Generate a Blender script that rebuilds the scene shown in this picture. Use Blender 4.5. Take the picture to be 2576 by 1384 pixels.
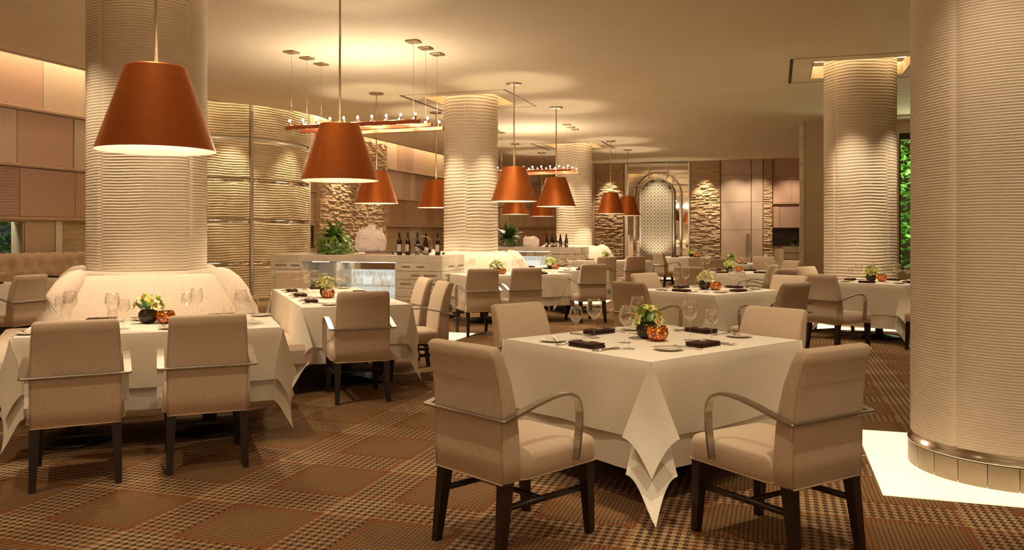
import bpy, bmesh, math, random
from math import sin, cos, pi, radians as R, sqrt, hypot, atan2, floor
from mathutils import Vector, Matrix
random.seed(7)
for o in list(bpy.data.objects): bpy.data.objects.remove(o)
COL = bpy.context.scene.collection
SC = bpy.context.scene

# ------------------------------------------------------------------ camera
F, CX, CY, HC = 2070.0, 1288.0, 588.0, 1.42
cam = bpy.data.cameras.new('camera'); camo = bpy.data.objects.new('camera', cam); COL.objects.link(camo)
camo.location = (0, 0, HC); camo.rotation_euler = (pi/2, 0, 0)
cam.sensor_width = 36; cam.lens = 36*F/2576; cam.shift_y = -(692-CY)/2576
cam.clip_start = .05; cam.clip_end = 200
SC.camera = camo

# ------------------------------------------------------------------ world, exposure, large lights
W = bpy.data.worlds.new('world'); SC.world = W; W.use_nodes = True
W.node_tree.nodes['Background'].inputs[0].default_value = (.02, .035, .06, 1)
W.node_tree.nodes['Background'].inputs[1].default_value = .4
SC.view_settings.view_transform = 'Standard'; SC.view_settings.look = 'None'
SC.view_settings.gamma = 1; SC.view_settings.use_curve_mapping = False
SC.view_settings.exposure = 1.45
SC.cycles.max_bounces = 8; SC.cycles.transparent_max_bounces = 24; SC.cycles.transmission_bounces = 8
SC.cycles.diffuse_bounces = 4; SC.cycles.use_adaptive_sampling = True; SC.cycles.adaptive_threshold = .02; SC.cycles.glossy_bounces = 4
SC.cycles.caustics_reflective = False; SC.cycles.caustics_refractive = False
SC.cycles.sample_clamp_indirect = 3.0; SC.cycles.use_denoising = True
WARM = (1.0, .70, .42); WARM2 = (1.0, .78, .51)
CEIL = 4.0
UU = Vector((.305, .9523, 0)).normalized(); VV = Vector((UU.y, -UU.x, 0))   # room axes: away, right
def W2(a, b, z=0): return UU*a + VV*b + Vector((0, 0, z))
def ray(px): return Vector(((px-CX)/F, 1, 0))
def onwall(px, a):                       # b coordinate on a wall of constant a seen at pixel column px
    d = ray(px); return (d/(d.dot(UU))*a).dot(VV)
def onside(px, b):
    d = ray(px); return (d/(d.dot(VV))*b).dot(UU)
def light(kind, loc, energy, color=WARM, size=.05, target=None, spot=None, blend=.6, name='lamp', **k):
    l = bpy.data.lights.new(name, kind); o = bpy.data.objects.new(name, l); COL.objects.link(o)
    o.location = loc; l.energy = energy; l.color = color
    if kind in ('POINT', 'SPOT'): l.shadow_soft_size = size
    if kind == 'SPOT': l.spot_size = R(spot); l.spot_blend = blend
    if kind == 'AREA':
        l.shape = 'RECTANGLE'; l.size = size[0]; l.size_y = size[1]
    if target is not None:
        o.rotation_euler = (Vector(target)-Vector(loc)).to_track_quat('-Z', 'Y').to_euler()
    return o

# ------------------------------------------------------------------ materials
def newmat(name):
    m = bpy.data.materials.new(name); m.use_nodes = True
    nt = m.node_tree; b = nt.nodes['Principled BSDF']; return m, nt, b
def setc(b, col, rough=.5, metal=0, **k):
    b.inputs['Base Color'].default_value = (*col, 1); b.inputs['Roughness'].default_value = rough
    b.inputs['Metallic'].default_value = metal
    for kk, v in k.items(): b.inputs[kk.replace('_', ' ')].default_value = v
def noisy(name, c1, c2, scale=8, rough=.6, metal=0, stretch=(1, 1, 1), bump=0, bscale=None, detail=4, coord='Object', **k):
    m, nt, b = newmat(name); setc(b, c1, rough, metal, **k)
    tc = nt.nodes.new('ShaderNodeTexCoord'); mp = nt.nodes.new('ShaderNodeMapping'); mp.inputs['Scale'].default_value = stretch
    nt.links.new(tc.outputs[coord], mp.inputs[0])
    n = nt.nodes.new('ShaderNodeTexNoise'); n.inputs['Scale'].default_value = scale; n.inputs['Detail'].default_value = detail
    nt.links.new(mp.outputs[0], n.inputs['Vector'])
    cr = nt.nodes.new('ShaderNodeValToRGB'); cr.color_ramp.elements[0].position = .35; cr.color_ramp.elements[1].position = .65
    cr.color_ramp.elements[0].color = (*c1, 1); cr.color_ramp.elements[1].color = (*c2, 1)
    nt.links.new(n.outputs[0], cr.inputs[0]); nt.links.new(cr.outputs[0], b.inputs['Base Color'])
    if bump:
        n2 = nt.nodes.new('ShaderNodeTexNoise'); n2.inputs['Scale'].default_value = bscale or scale*3; n2.inputs['Detail'].default_value = 3
        nt.links.new(mp.outputs[0], n2.inputs['Vector'])
        bp = nt.nodes.new('ShaderNodeBump'); bp.inputs['Strength'].default_value = bump; bp.inputs['Distance'].default_value = .01
        nt.links.new(n2.outputs[0], bp.inputs['Height']); nt.links.new(bp.outputs[0], b.inputs['Normal'])
    return m
def emis(name, col, s):
    m, nt, b = newmat(name); setc(b, col, .6)
    b.inputs['Emission Color'].default_value = (*col, 1); b.inputs['Emission Strength'].default_value = s; return m
def ribbed(name, c1, c2, axis, pitch, rough=.7, bump=.5):
    m, nt, b = newmat(name); setc(b, c1, rough)
    tc = nt.nodes.new('ShaderNodeTexCoord'); w = nt.nodes.new('ShaderNodeTexWave')
    w.wave_type = 'BANDS'; w.bands_direction = axis; w.inputs['Scale'].default_value = 1/pitch/3.18
    w.inputs['Distortion'].default_value = .6; w.inputs['Detail'].default_value = 1
    nt.links.new(tc.outputs['Object'], w.inputs['Vector'])
    mx = nt.nodes.new('ShaderNodeMix'); mx.data_type = 'RGBA'
    mx.inputs[6].default_value = (*c1, 1); mx.inputs[7].default_value = (*c2, 1)
    nt.links.new(w.outputs['Fac'], mx.inputs[0]); nt.links.new(mx.outputs[2], b.inputs['Base Color'])
    bp = nt.nodes.new('ShaderNodeBump'); bp.inputs['Strength'].default_value = bump; bp.inputs['Distance'].default_value = .008
    nt.links.new(w.outputs['Fac'], bp.inputs['Height']); nt.links.new(bp.outputs[0], b.inputs['Normal'])
    return m
M = {}
M['ceiling'] = noisy('ceiling_plaster', (.82, .72, .55), (.79, .69, .52), 1.2, .85)
M['column'] = noisy('carved_plaster', (.76, .66, .53), (.70, .60, .47), 3, .65, bump=.15, bscale=60)
M['drum'] = noisy('carved_panel', (.66, .55, .37), (.54, .43, .26), 2.2, .5, stretch=(1, 1, 3))
M['wall'] = noisy('painted_wall', (.62, .47, .33), (.58, .43, .30), 2, .7)
M['ledge'] = noisy('wood_ledge', (.55, .38, .24), (.42, .27, .16), 5, .5, stretch=(1, 1, 8))
PAN = [noisy('tan_fabric', (.52, .33, .22), (.47, .29, .19), 40, .85, bump=.2),
       ribbed('cream_vertical_rib', (.75, .58, .44), (.55, .40, .30), 'X', .03),
       ribbed('mauve_horizontal_rib', (.50, .33, .26), (.40, .25, .19), 'Z', .045),
       noisy('rose_fabric', (.58, .38, .29), (.54, .35, .26), 30, .85),
       ribbed('peach_vertical_rib', (.64, .43, .31), (.54, .35, .25), 'X', .05),
       ribbed('tan_horizontal_rib', (.60, .44, .31), (.50, .35, .24), 'Z', .06),
       noisy('gold_fabric', (.56, .42, .24), (.50, .36, .20), 25, .7)]
M['travertine'] = noisy('travertine', (.72, .58, .36), (.55, .40, .20), 3, .5, stretch=(1, 1, 5), bump=.2)
M['stone'] = noisy('ledger_stone', (.66, .49, .32), (.52, .36, .21), 9, .8, bump=.35, bscale=50)
M['marble'] = noisy('cream_marble', (.80, .74, .62), (.62, .54, .42), 2.5, .3, stretch=(1, 1, 2.5), detail=8)
M['slot'] = noisy('brick_slot', (.30, .20, .13), (.20, .12, .07), 20, .8)
M['chrome'], nt, b = newmat('mirror'); setc(b, (.86, .80, .70), .03, 1)
M['steel'] = noisy('brushed_steel', (.56, .52, .46), (.44, .41, .36), 6, .32, 1, stretch=(1, 1, 30))
M['silver'], nt, b = newmat('silver'); setc(b, (.75, .70, .62), .18, 1)
M['black'], nt, b = newmat('black_slot'); setc(b, (.012, .01, .008), .5)
M['copper'] = noisy('brushed_copper', (.52, .155, .035), (.46, .125, .025), 4, .38, .72, stretch=(1, 1, 60))
M['copper_bar'] = noisy('copper_bar', (.62, .20, .09), (.52, .15, .06), 8, .35, .6)
M['shade_in'], nt, b = newmat('white_enamel'); setc(b, (.85, .78, .68), .5)
M['bronze'] = noisy('rod_bronze', (.48, .38, .26), (.40, .31, .20), 20, .35, .8)
def fabric():
    m, nt, b = newmat('oatmeal_fabric'); setc(b, (.6, .5, .4), .9, Sheen_Weight=.25)
    tc = nt.nodes.new('ShaderNodeTexCoord'); mp = nt.nodes.new('ShaderNodeMapping'); mp.inputs['Scale'].default_value = (1, 1, 1)
    nt.links.new(tc.outputs['Object'], mp.inputs[0])
    outs = []
    for sc_ in ((40, 220, 220), (220, 60, 220), (220, 220, 50)):
        mp2 = nt.nodes.new('ShaderNodeMapping'); mp2.inputs['Scale'].default_value = sc_
        nt.links.new(tc.outputs['Object'], mp2.inputs[0])
        n = nt.nodes.new('ShaderNodeTexNoise'); n.inputs['Scale'].default_value = 1.0; n.inputs['Detail'].default_value = 2
        nt.links.new(mp2.outputs[0], n.inputs['Vector']); outs.append(n)
    a = nt.nodes.new('ShaderNodeMath'); a.operation = 'ADD'; nt.links.new(outs[1].outputs[0], a.inputs[0]); nt.links.new(outs[2].outputs[0], a.inputs[1])
    h = nt.nodes.new('ShaderNodeMath'); h.operation = 'MULTIPLY'; h.inputs[1].default_value = .5; nt.links.new(a.outputs[0], h.inputs[0])
    cr = nt.nodes.new('ShaderNodeValToRGB'); cr.color_ramp.elements[0].position = .36; cr.color_ramp.elements[1].position = .64
    cr.color_ramp.elements[0].color = (.54, .41, .29, 1); cr.color_ramp.elements[1].color = (.66, .525, .395, 1)
    nt.links.new(h.outputs[0], cr.inputs[0]); nt.links.new(cr.outputs[0], b.inputs['Base Color'])
    bp = nt.nodes.new('ShaderNodeBump'); bp.inputs['Strength'].default_value = .35; bp.inputs['Distance'].default_value = .004
    nt.links.new(h.outputs[0], bp.inputs['Height']); nt.links.new(bp.outputs[0], b.inputs['Normal'])
    return m
M['fabric'] = fabric()
M['welt'], nt, b = newmat('welt_cord'); setc(b, (.55, .41, .29), .9)
M['darkwood'] = noisy('espresso_wood', (.022, .011, .007), (.012, .006, .004), 10, .38, stretch=(1, 1, .2))
M['iron'], nt, b = newmat('black_iron'); setc(b, (.02, .016, .013), .45, .3)
M['linen'] = noisy('white_linen', (.84, .79, .70), (.81, .755, .66), 3, .85, bump=.12, bscale=90)
M['leather'] = noisy('tan_velvet', (.56, .40, .27), (.50, .35, .23), 8, .75)
M['boucle'] = noisy('pale_boucle', (.74, .62, .52), (.66, .53, .43), 60, .95, bump=.22, bscale=120)
M['napkin'] = noisy('brown_napkin', (.060, .022, .012), (.040, .014, .008), 60, .9, bump=.3)
M['thread'], nt, b = newmat('beige_thread'); setc(b, (.60, .40, .28), .8)
M['china'], nt, b = newmat('white_china'); setc(b, (.82, .76, .66), .15)
def thinglass():
    m = bpy.data.materials.new('clear_glass'); m.use_nodes = True; nt = m.node_tree; nt.nodes.clear()
    out = nt.nodes.new('ShaderNodeOutputMaterial'); tp = nt.nodes.new('ShaderNodeBsdfTransparent'); gl = nt.nodes.new('ShaderNodeBsdfGlossy'); lw = nt.nodes.new('ShaderNodeLayerWeight')
    tp.inputs[0].default_value = (.985, .98, .97, 1); gl.inputs['Roughness'].default_value = .03; gl.inputs[0].default_value = (1, .98, .94, 1)
    lw.inputs['Blend'].default_value = .5; mx = nt.nodes.new('ShaderNodeMixShader')
    pw = nt.nodes.new('ShaderNodeMath'); pw.operation = 'POWER'; pw.inputs[1].default_value = 2.6; nt.links.new(lw.outputs['Facing'], pw.inputs[0])
    ml = nt.nodes.new('ShaderNodeMath'); ml.operation = 'MULTIPLY_ADD'; ml.inputs[1].default_value = .75; ml.inputs[2].default_value = .06; nt.links.new(pw.outputs[0], ml.inputs[0])
    nt.links.new(ml.outputs[0], mx.inputs[0])
    nt.links.new(tp.outputs[0], mx.inputs[1]); nt.links.new(gl.outputs[0], mx.inputs[2]); nt.links.new(mx.outputs[0], out.inputs[0]); return m
M['glass'] = thinglass()
M['shelfglass'], nt, b = newmat('green_glass'); setc(b, (.75, .95, .88), .05, 0, Transmission_Weight=.7, IOR=1.4)
M['acrylic'], nt, b = newmat('acrylic'); setc(b, (.9, .8, .7), .05, 0, Transmission_Weight=.9, IOR=1.3)
M['vase'] = noisy('dark_vase', (.035, .02, .012), (.02, .012, .008), 12, .25)
M['petal'] = noisy('lime_petal', (.55, .68, .12), (.70, .78, .30), 12, .55, Subsurface_Weight=.0)
M['petal2'] = noisy('yellow_petal', (.72, .74, .22), (.80, .80, .45), 12, .55)
M['lip'], nt, b = newmat('orchid_lip'); setc(b, (.62, .25, .12), .5)
M['leaf'] = noisy('dark_leaf', (.045, .11, .025), (.08, .17, .035), 14, .45)
M['leaf2'] = noisy('fern_leaf', (.06, .17, .02), (.18, .30, .04), 9, .5)
M['trail'] = noisy('succulent', (.16, .30, .04), (.34, .46, .08), 20, .5)
M['leaf3'] = noisy('garden_leaf', (.03, .16, .02), (.10, .34, .04), 2, .5)
M['lime'], nt, b = newmat('lime_fruit'); setc(b, (.32, .55, .06), .35)
M['bottle'], nt, b = newmat('bottle_glass'); setc(b, (.022, .008, .006), .12)
M['label'], nt, b = newmat('paper_label'); setc(b, (.62, .54, .46), .7)
M['bulb'] = emis('bulb', (1, .86, .66), 12)
M['cove'] = emis('cove_light', (1, .78, .46), 2.6)
M['covelow'] = emis('cove_light_soft', (1, .78, .46), 2.6)
M['lit_floor'] = emis('lit_floor_glass', (1, .84, .58), .36)
M['lit_shelf'] = emis('lit_shelf_back', (.92, .95, .90), .20)
M['strip'] = emis('shelf_light_strip', (1, .92, .80), 5)
M['niche'], nt, b = newmat('white_niche'); setc(b, (.85, .80, .70), .6)
M['flame'] = emis('candle_flame', (1, .72, .34), 45)
M['wax'], nt, b = newmat('candle_wax'); setc(b, (.9, .8, .6), .5)
M['fittings'], nt, b = newmat('white_metal'); setc(b, (.80, .74, .62), .3, .3)
M['lat_back'], nt, b = newmat('lattice_backing'); setc(b, (.24, .19, .13), .6)
M['door'] = noisy('door_veneer', (.62, .47, .38), (.58, .43, .34), 2, .55)
M['bstone'] = noisy('base_stone', (.42, .34, .22), (.30, .23, .14), 4, .35)
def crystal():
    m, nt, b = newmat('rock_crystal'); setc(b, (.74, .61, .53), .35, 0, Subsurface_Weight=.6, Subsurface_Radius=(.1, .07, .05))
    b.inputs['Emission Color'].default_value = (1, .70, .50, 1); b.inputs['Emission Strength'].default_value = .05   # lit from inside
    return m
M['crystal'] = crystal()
def votive():
    m = bpy.data.materials.new('amber_mosaic_glass'); m.use_nodes = True; nt = m.node_tree; nt.nodes.clear()
    out = nt.nodes.new('ShaderNodeOutputMaterial'); tr = nt.nodes.new('ShaderNodeBsdfTranslucent'); gl = nt.nodes.new('ShaderNodeBsdfGlossy')
    tp = nt.nodes.new('ShaderNodeBsdfTransparent'); df = nt.nodes.new('ShaderNodeBsdfDiffuse')
    tc = nt.nodes.new('ShaderNodeTexCoord'); v = nt.nodes.new('ShaderNodeTexVoronoi'); v.feature = 'DISTANCE_TO_EDGE'; v.inputs['Scale'].default_value = 48
    nt.links.new(tc.outputs['Object'], v.inputs['Vector'])
    cr = nt.nodes.new('ShaderNodeValToRGB'); cr.color_ramp.elements[0].position = .03; cr.color_ramp.elements[1].position = .18
    cr.color_ramp.elements[0].color = (.03, .01, .003, 1); cr.color_ramp.elements[1].color = (.62, .30, .06, 1)
    nt.links.new(v.outputs['Distance'], cr.inputs[0]); nt.links.new(cr.outputs[0], tr.inputs[0]); nt.links.new(cr.outputs[0], tp.inputs[0])
    gl.inputs['Roughness'].default_value = .1; df.inputs[0].default_value = (.05, .02, .01, 1)
    a = nt.nodes.new('ShaderNodeMixShader'); a.inputs[0].default_value = .35; nt.links.new(tr.outputs[0], a.inputs[1]); nt.links.new(tp.outputs[0], a.inputs[2])
    c = nt.nodes.new('ShaderNodeMixShader'); c.inputs[0].default_value = .12; nt.links.new(a.outputs[0], c.inputs[1]); nt.links.new(gl.outputs[0], c.inputs[2])
    nt.links.new(c.outputs[0], out.inputs[0]); return m
M['votive'] = votive()
def carpet():
    m, nt, b = newmat('glen_check_carpet'); setc(b, (.1, .05, .02), .95)
    N = nt.nodes; L = nt.links
    def mth(op, x, y=None):
        n = N.new('ShaderNodeMath'); n.operation = op
        for i, q in enumerate((x, y)):
            if q is None: continue
            if isinstance(q, (int, float)): n.inputs[i].default_value = q
            else: L.new(q, n.inputs[i])
        return n.outputs[0]
    tc = N.new('ShaderNodeTexCoord'); sp = N.new('ShaderNodeSeparateXYZ'); L.new(tc.outputs['Object'], sp.inputs[0])
    T = .0055
    ang = atan2(UU.x, UU.y)
    x = mth('ADD', mth('MULTIPLY', sp.outputs[0], cos(ang)/T), mth('MULTIPLY', sp.outputs[1], -sin(ang)/T))
    y = mth('ADD', mth('MULTIPLY', sp.outputs[0], sin(ang)/T), mth('MULTIPLY', sp.outputs[1], cos(ang)/T))
    i = mth('FLOOR', mth('ADD', x, 14000-23)); j = mth('FLOOR', mth('ADD', y, 14000+28))
    def col(k, big):
        mm = mth('MODULO', k, 140)
        c8 = mth('LESS_THAN', mth('MODULO', mm, 8), 4); c4 = mth('LESS_THAN', mth('MODULO', mm, 4), 2)
        w = mth('ADD', mth('MULTIPLY', big, c8), mth('MULTIPLY', mth('SUBTRACT', 1, big), c4))
        edge = mth('ADD', mth('LESS_THAN', mth('ABSOLUTE', mth('SUBTRACT', mm, 52)), 5), mth('LESS_THAN', mth('ABSOLUTE', mth('SUBTRACT', mm, 135)), 5))
        return w, edge
    bi = mth('LESS_THAN', mth('MODULO', i, 140), 48); bj = mth('LESS_THAN', mth('MODULO', j, 140), 48)
    bg = mth('MAXIMUM', bi, bj); both = mth('MULTIPLY', bi, bj)
    wi, ei = col(i, bg); wj, ej = col(j, bg)
    top = mth('LESS_THAN', mth('MODULO', mth('ADD', mth('SUBTRACT', i, j), 28000), 4), 2)
    v = mth('ADD', mth('MULTIPLY', top, wi), mth('MULTIPLY', mth('SUBTRACT', 1, top), wj))
    e = mth('MINIMUM', mth('ADD', mth('MULTIPLY', top, ei), mth('MULTIPLY', mth('SUBTRACT', 1, top), ej)), 1)
    def mixc(f, c1, c2):
        n = N.new('ShaderNodeMix'); n.data_type = 'RGBA'; L.new(f, n.inputs[0])
        for q, s in ((c1, 6), (c2, 7)):
            if isinstance(q, tuple): n.inputs[s].default_value = (*q, 1)
            else: L.new(q, n.inputs[s])
        return n.outputs[2]
    dark = mixc(e, (.036, .0125, .003), (.13, .034, .005)); lite = mixc(both, mixc(bg, mixc(e, (.32, .18, .066), (.24, .08, .014)), (.36, .215, .10)), (.45, .30, .15))
    c = mixc(v, dark, lite)
    n = N.new('ShaderNodeTexNoise'); n.inputs['Scale'].default_value = 1.2; L.new(tc.outputs['Object'], n.inputs['Vector'])
    c2 = mixc(mth('MULTIPLY', n.outputs[0], .05), c, (.22, .08, .015))
    L.new(c2, b.inputs['Base Color'])
    nb = N.new('ShaderNodeTexNoise'); nb.inputs['Scale'].default_value = 260; L.new(tc.outputs['Object'], nb.inputs['Vector'])
    bp = N.new('ShaderNodeBump'); bp.inputs['Strength'].default_value = .4; bp.inputs['Distance'].default_value = .004
    L.new(nb.outputs[0], bp.inputs['Height']); L.new(bp.outputs[0], b.inputs['Normal'])
    return m
M['carpet'] = carpet()

# ------------------------------------------------------------------ helpers
def tag(o, label=None, cat=None, group=None, kind=None):
    if label: o['label'] = label
    if cat: o['category'] = cat
    if group: o['group'] = group
    if kind: o['kind'] = kind
    return o
def empty(name, loc, rz=0, parent=None):
    o = bpy.data.objects.new(name, None); COL.objects.link(o); o.location = loc; o.rotation_euler = (0, 0, rz); o.empty_display_size = .1
    if parent: o.parent = parent
    return o
class MB:
    def __init__(s): s.v = []; s.f = []; s.sm = []
    def add(s, vs, fs, smooth=False, T=None):
        o = len(s.v)
        for p in vs:
            p = Vector(p); s.v.append(tuple(T @ p) if T is not None else tuple(p))
        for f in fs: s.f.append(tuple(i+o for i in f)); s.sm.append(smooth)
        return s
    def box(s, c, d, T=None, rz=0):
        x, y, z = d[0]/2, d[1]/2, d[2]/2
        vs = [(sx*x, sy*y, sz*z) for sz in (-1, 1) for sy in (-1, 1) for sx in (-1, 1)]
        cr, sr = cos(rz), sin(rz)
        vs = [(c[0]+p[0]*cr-p[1]*sr, c[1]+p[0]*sr+p[1]*cr, c[2]+p[2]) for p in vs]
        return s.add(vs, [(0, 2, 3, 1), (4, 5, 7, 6), (0, 1, 5, 4), (2, 6, 7, 3), (0, 4, 6, 2), (1, 3, 7, 5)], False, T)
    def bbox(s, c, d, r=.01, T=None):                     # box with chamfered upright and horizontal edges
        x, y, z = d[0]/2, d[1]/2, d[2]/2; loops = []
        for zz, k in ((-z, 1), (-z+r, 0), (z-r, 0), (z, 1)):
            a, b2 = x-(r if k else 0), y-(r if k else 0); q = r
            loops.append([(c[0]+px, c[1]+py, c[2]+zz) for px, py in ((a-q, -b2), (a, -b2+q), (a, b2-q), (a-q, b2), (-a+q, b2), (-a, b2-q), (-a, -b2+q), (-a+q, -b2))])
        return s.loft(loops, True, True, True, T=T)
    def loft(s, loops, closed=True, cap0=False, cap1=False, smooth=False, T=None):
        n = len(loops[0]); vs = [p for l in loops for p in l]; fs = []
        m = n if closed else n-1
        for k in range(len(loops)-1):
            for i in range(m):
                j = (i+1) % n; fs.append((k*n+i, k*n+j, (k+1)*n+j, (k+1)*n+i))
        if cap0: fs.append(tuple(range(n))[::-1])
        if cap1: fs.append(tuple((len(loops)-1)*n+i for i in range(n)))
        return s.add(vs, fs, smooth, T)
    def lathe(s, prof, seg=24, T=None, smooth=True, cap0=False, cap1=False):
        return s.loft([[(r*cos(2*pi*i/seg), r*sin(2*pi*i/seg), z) for i in range(seg)] for r, z in prof], True, cap0, cap1, smooth, T)
    def tube(s, pts, r, seg=6, T=None, closed=False, caps=True):
        pts = [Vector(p) for p in pts]; loops = []; n = len(pts)
        for k, p in enumerate(pts):
            if closed: d = pts[(k+1) % n]-pts[k-1]
            else: d = pts[min(k+1, n-1)]-pts[max(k-1, 0)]
            d.normalize(); up = Vector((0, 0, 1)) if abs(d.z) < .9 else Vector((1, 0, 0))
            a = d.cross(up).normalized(); b2 = a.cross(d); rr = r[k] if isinstance(r, (list, tuple)) else r
            loops.append([p+(a*cos(2*pi*i/seg)+b2*sin(2*pi*i/seg))*rr for i in range(seg)])
        if closed: loops.append(loops[0])
        return s.loft(loops, True, caps and not closed, caps and not closed, True, T)
    def strip(s, pts, w, t, T=None):                      # flat bar swept in the xz plane, width along y
        pts = [Vector(p) for p in pts]; loops = []; n = len(pts)
        for k, p in enumerate(pts):
            d = (pts[min(k+1, n-1)]-pts[max(k-1, 0)]).normalized(); nrm = Vector((0, 1, 0)).cross(d).normalized()
            y = Vector((0, w/2, 0)); h = nrm*t/2
            loops.append([p-y-h, p+y-h, p+y+h, p-y+h])
        return s.loft(loops, True, True, True, False, T)
    def tris(s): return sum(len(f)-2 for f in s.f)
    def mesh(s, name, mat):
        me = bpy.data.meshes.new(name); me.from_pydata(s.v, [], s.f); me.update()
        me.polygons.foreach_set('use_smooth', s.sm)
        for m_ in (mat if isinstance(mat, (list, tuple)) else [mat]): me.materials.append(m_)
        return me
    def build(s, name, mat, parent=None, loc=None, rz=0):
        o = bpy.data.objects.new(name, s.mesh(name, mat)); COL.objects.link(o)
        if parent: o.parent = parent
        if loc is not None: o.location = loc
        o.rotation_euler.z = rz; return o
def link(name, me, parent=None, loc=(0, 0, 0), rot=(0, 0, 0), sc=None):
    o = bpy.data.objects.new(name, me); COL.objects.link(o); o.parent = parent; o.location = loc; o.rotation_euler = rot
    if sc: o.scale = (sc, sc, sc) if not isinstance(sc, tuple) else sc
    return o
def copy_tree(o, parent=None):
    c = o.copy(); COL.objects.link(c); c.parent = parent
    for ch in kids.get(o.name, []): copy_tree(ch, c)
    return c
kids = {}
def index(o):
    kids[o.name] = list(o.children)
    for ch in o.children: index(ch)
RT = Matrix.Rotation(atan2(VV.y, VV.x), 4, 'Z')           # local x -> v, local y -> u
RZ = atan2(VV.y, VV.x)
def rb(mb, a0, a1, b0, b1, z0, z1): return mb.box((0, 0, 0), (b1-b0, a1-a0, z1-z0), T=Matrix.Translation(W2((a0+a1)/2, (b0+b1)/2, (z0+z1)/2)) @ RT)

# ------------------------------------------------------------------ room shell
BL, BS = -10.95, -10.43           # left wall, near edge of the ceiling slot
BACK = 29.95; RW = 20.1; BR = 7.2; FRONT = -3.5
DC = Vector((-7.2, 18.8, 0)); DR = 2.5
aD, bD = DC.dot(UU), DC.dot(VV)
mb = MB(); rb(mb, FRONT, BACK+.2, BL-1.5, BR+6, -.1, 0)
fl = mb.build('floor', M['carpet']); tag(fl, 'brown and beige houndstooth check carpet with orange lines', kind='structure')
def ceiling():
    bm = bmesh.new()
    def loop(pts):
        vs = [bm.verts.new(p) for p in pts]; return [bm.edges.new((vs[i], vs[(i+1) % len(vs)])) for i in range(len(vs))]
    RS = 3.02; half = sqrt(RS**2-(BS-bD)**2)
    pts = [W2(FRONT, BS, CEIL), W2(aD-half, BS, CEIL)]
    t0 = atan2(-half, BS-bD); n = 24
    for k in range(1, n):
        t = t0+(-2*t0)*k/n; pts.append(W2(aD+RS*sin(t), bD+RS*cos(t), CEIL))
    pts += [W2(aD+half, BS, CEIL), W2(BACK, BS, CEIL), W2(BACK, BR+6, CEIL), W2(FRONT, BR+6, CEIL)]
    ed = loop(pts)
    for a, b in COLS:
        h = .70; ed += loop([W2(a-h, b-h, CEIL), W2(a-h, b+h, CEIL), W2(a+h, b+h, CEIL), W2(a+h, b-h, CEIL)])
    bmesh.ops.triangle_fill(bm, use_beauty=True, edges=ed)
    me = bpy.data.meshes.new('ceiling'); bm.to_mesh(me); bm.free(); me.materials.append(M['ceiling'])
    o = bpy.data.objects.new('ceiling', me); COL.objects.link(o); return tag(o, 'smooth cream plaster ceiling', kind='structure')
COLS = [(6.37, -5.66), (14.99, -5.64), (23.6, -5.64), (13.86, 1.25), (5.64, 1.33)]
ceil = ceiling()
mb = MB(); rb(mb, FRONT, BACK+.2, BL-1.5, BR+6, CEIL+.38, CEIL+.48); mb.build('ceiling_slab', M['ceiling']); tag(bpy.data.objects['ceiling_slab'], kind='structure')
# slot light along the left wall and around the curved wall
mb = MB(); rb(mb, FRONT, aD-2.1, BL+.12, BS-.1, CEIL+.3, CEIL+.34); rb(mb, aD+2.1, BACK-.4, BL+.12, BS-.1, CEIL+.3, CEIL+.34)
for k in range(16):
    t0, t1 = -.75+1.5*k/16, -.75+1.5*(k+1)/16
    p = [W2(aD+r*sin(t), bD+r*cos(t), CEIL+.3) for t in (t0, t1) for r in (2.62, 2.9)]
    mb.add(p, [(0, 1, 3, 2)])
tag(mb.build('trim_1', M['cove']), 'glowing light strip hidden in the ceiling slot', kind='structure')
mb = MB(); rb(mb, FRONT, aD-2.1, BS+.10, BS+.115, CEIL-.004, CEIL+.0); rb(mb, aD+2.1, BACK-.4, BS+.10, BS+.115, CEIL-.004, CEIL)
tag(mb.build('trim_2', M['black']), 'thin dark trim line in the ceiling', kind='structure')
# inner lip of the slot
mb = MB(); rb(mb, FRONT, aD-2.1, BS-.0, BS+.02, CEIL, CEIL+.12); rb(mb, aD+2.15, BACK, BS, BS+.02, CEIL, CEIL+.12)
tag(mb.build('trim_3', M['ceiling']), kind='structure')

def patch_wall(wall, nx, z_rows, org, along, normal, seed, cols=None):
    """panels of varied fabric, each an object; local x along the wall"""
    rnd = random.Random(seed); rz = atan2(along.y, along.x); cache = {}
    for r, (z0, z1) in enumerate(z_rows):
        x = -rnd.random()*.5
        while x < nx:
            w = rnd.choice([.42, .55, .8, 1.05, .65, .38]); x0, x1 = max(x, 0), min(x+w, nx); x += w
            if x1-x0 < .05: continue
            m = rnd.choice([0, 0, 1, 2, 3, 3, 4, 5, 6]) if cols is None else rnd.choice(cols)
            t = .03+.012*rnd.random()
            mb = MB(); mb.bbox((0, 0, 0), (x1-x0-.008, t, z1-z0-.008), .006)
            mb.build('panel', PAN[m], wall, org+along*((x0+x1)/2)+normal*(t/2)+Vector((0, 0, (z0+z1)/2)), rz)
    for r, (z0, z1) in enumerate(z_rows):
        mb = MB(); mb.bbox((0, 0, 0), (nx, .10, .05), .008)
        mb.build('ledge', M['ledge'], wall, org+along*(nx/2)+normal*.05+Vector((0, 0, z0-.03)), rz)
ROWS = [(3.36, 4.3), (2.49, 3.30), (1.68, 2.43)]
wl = MB(); rb(wl, FRONT, 13.7, BL-.25, BL, 1.62, CEIL+.38); rb(wl, 17.6, BACK, BL-.25, BL, 1.62, CEIL+.38); rb(wl, FRONT, BACK, BL-.25, BL, 0, 1.06)
rb(wl, 9.75, BACK, BL-.3, BL-.15, 1.0, 1.65); rb(wl, FRONT, 2.0, BL-.3, BL-.15, 1.0, 1.65)
wall = tag(wl.build('wall_left', M['wall']), 'left wall clad in patchwork fabric panels above tufted seating', kind='structure')
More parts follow.
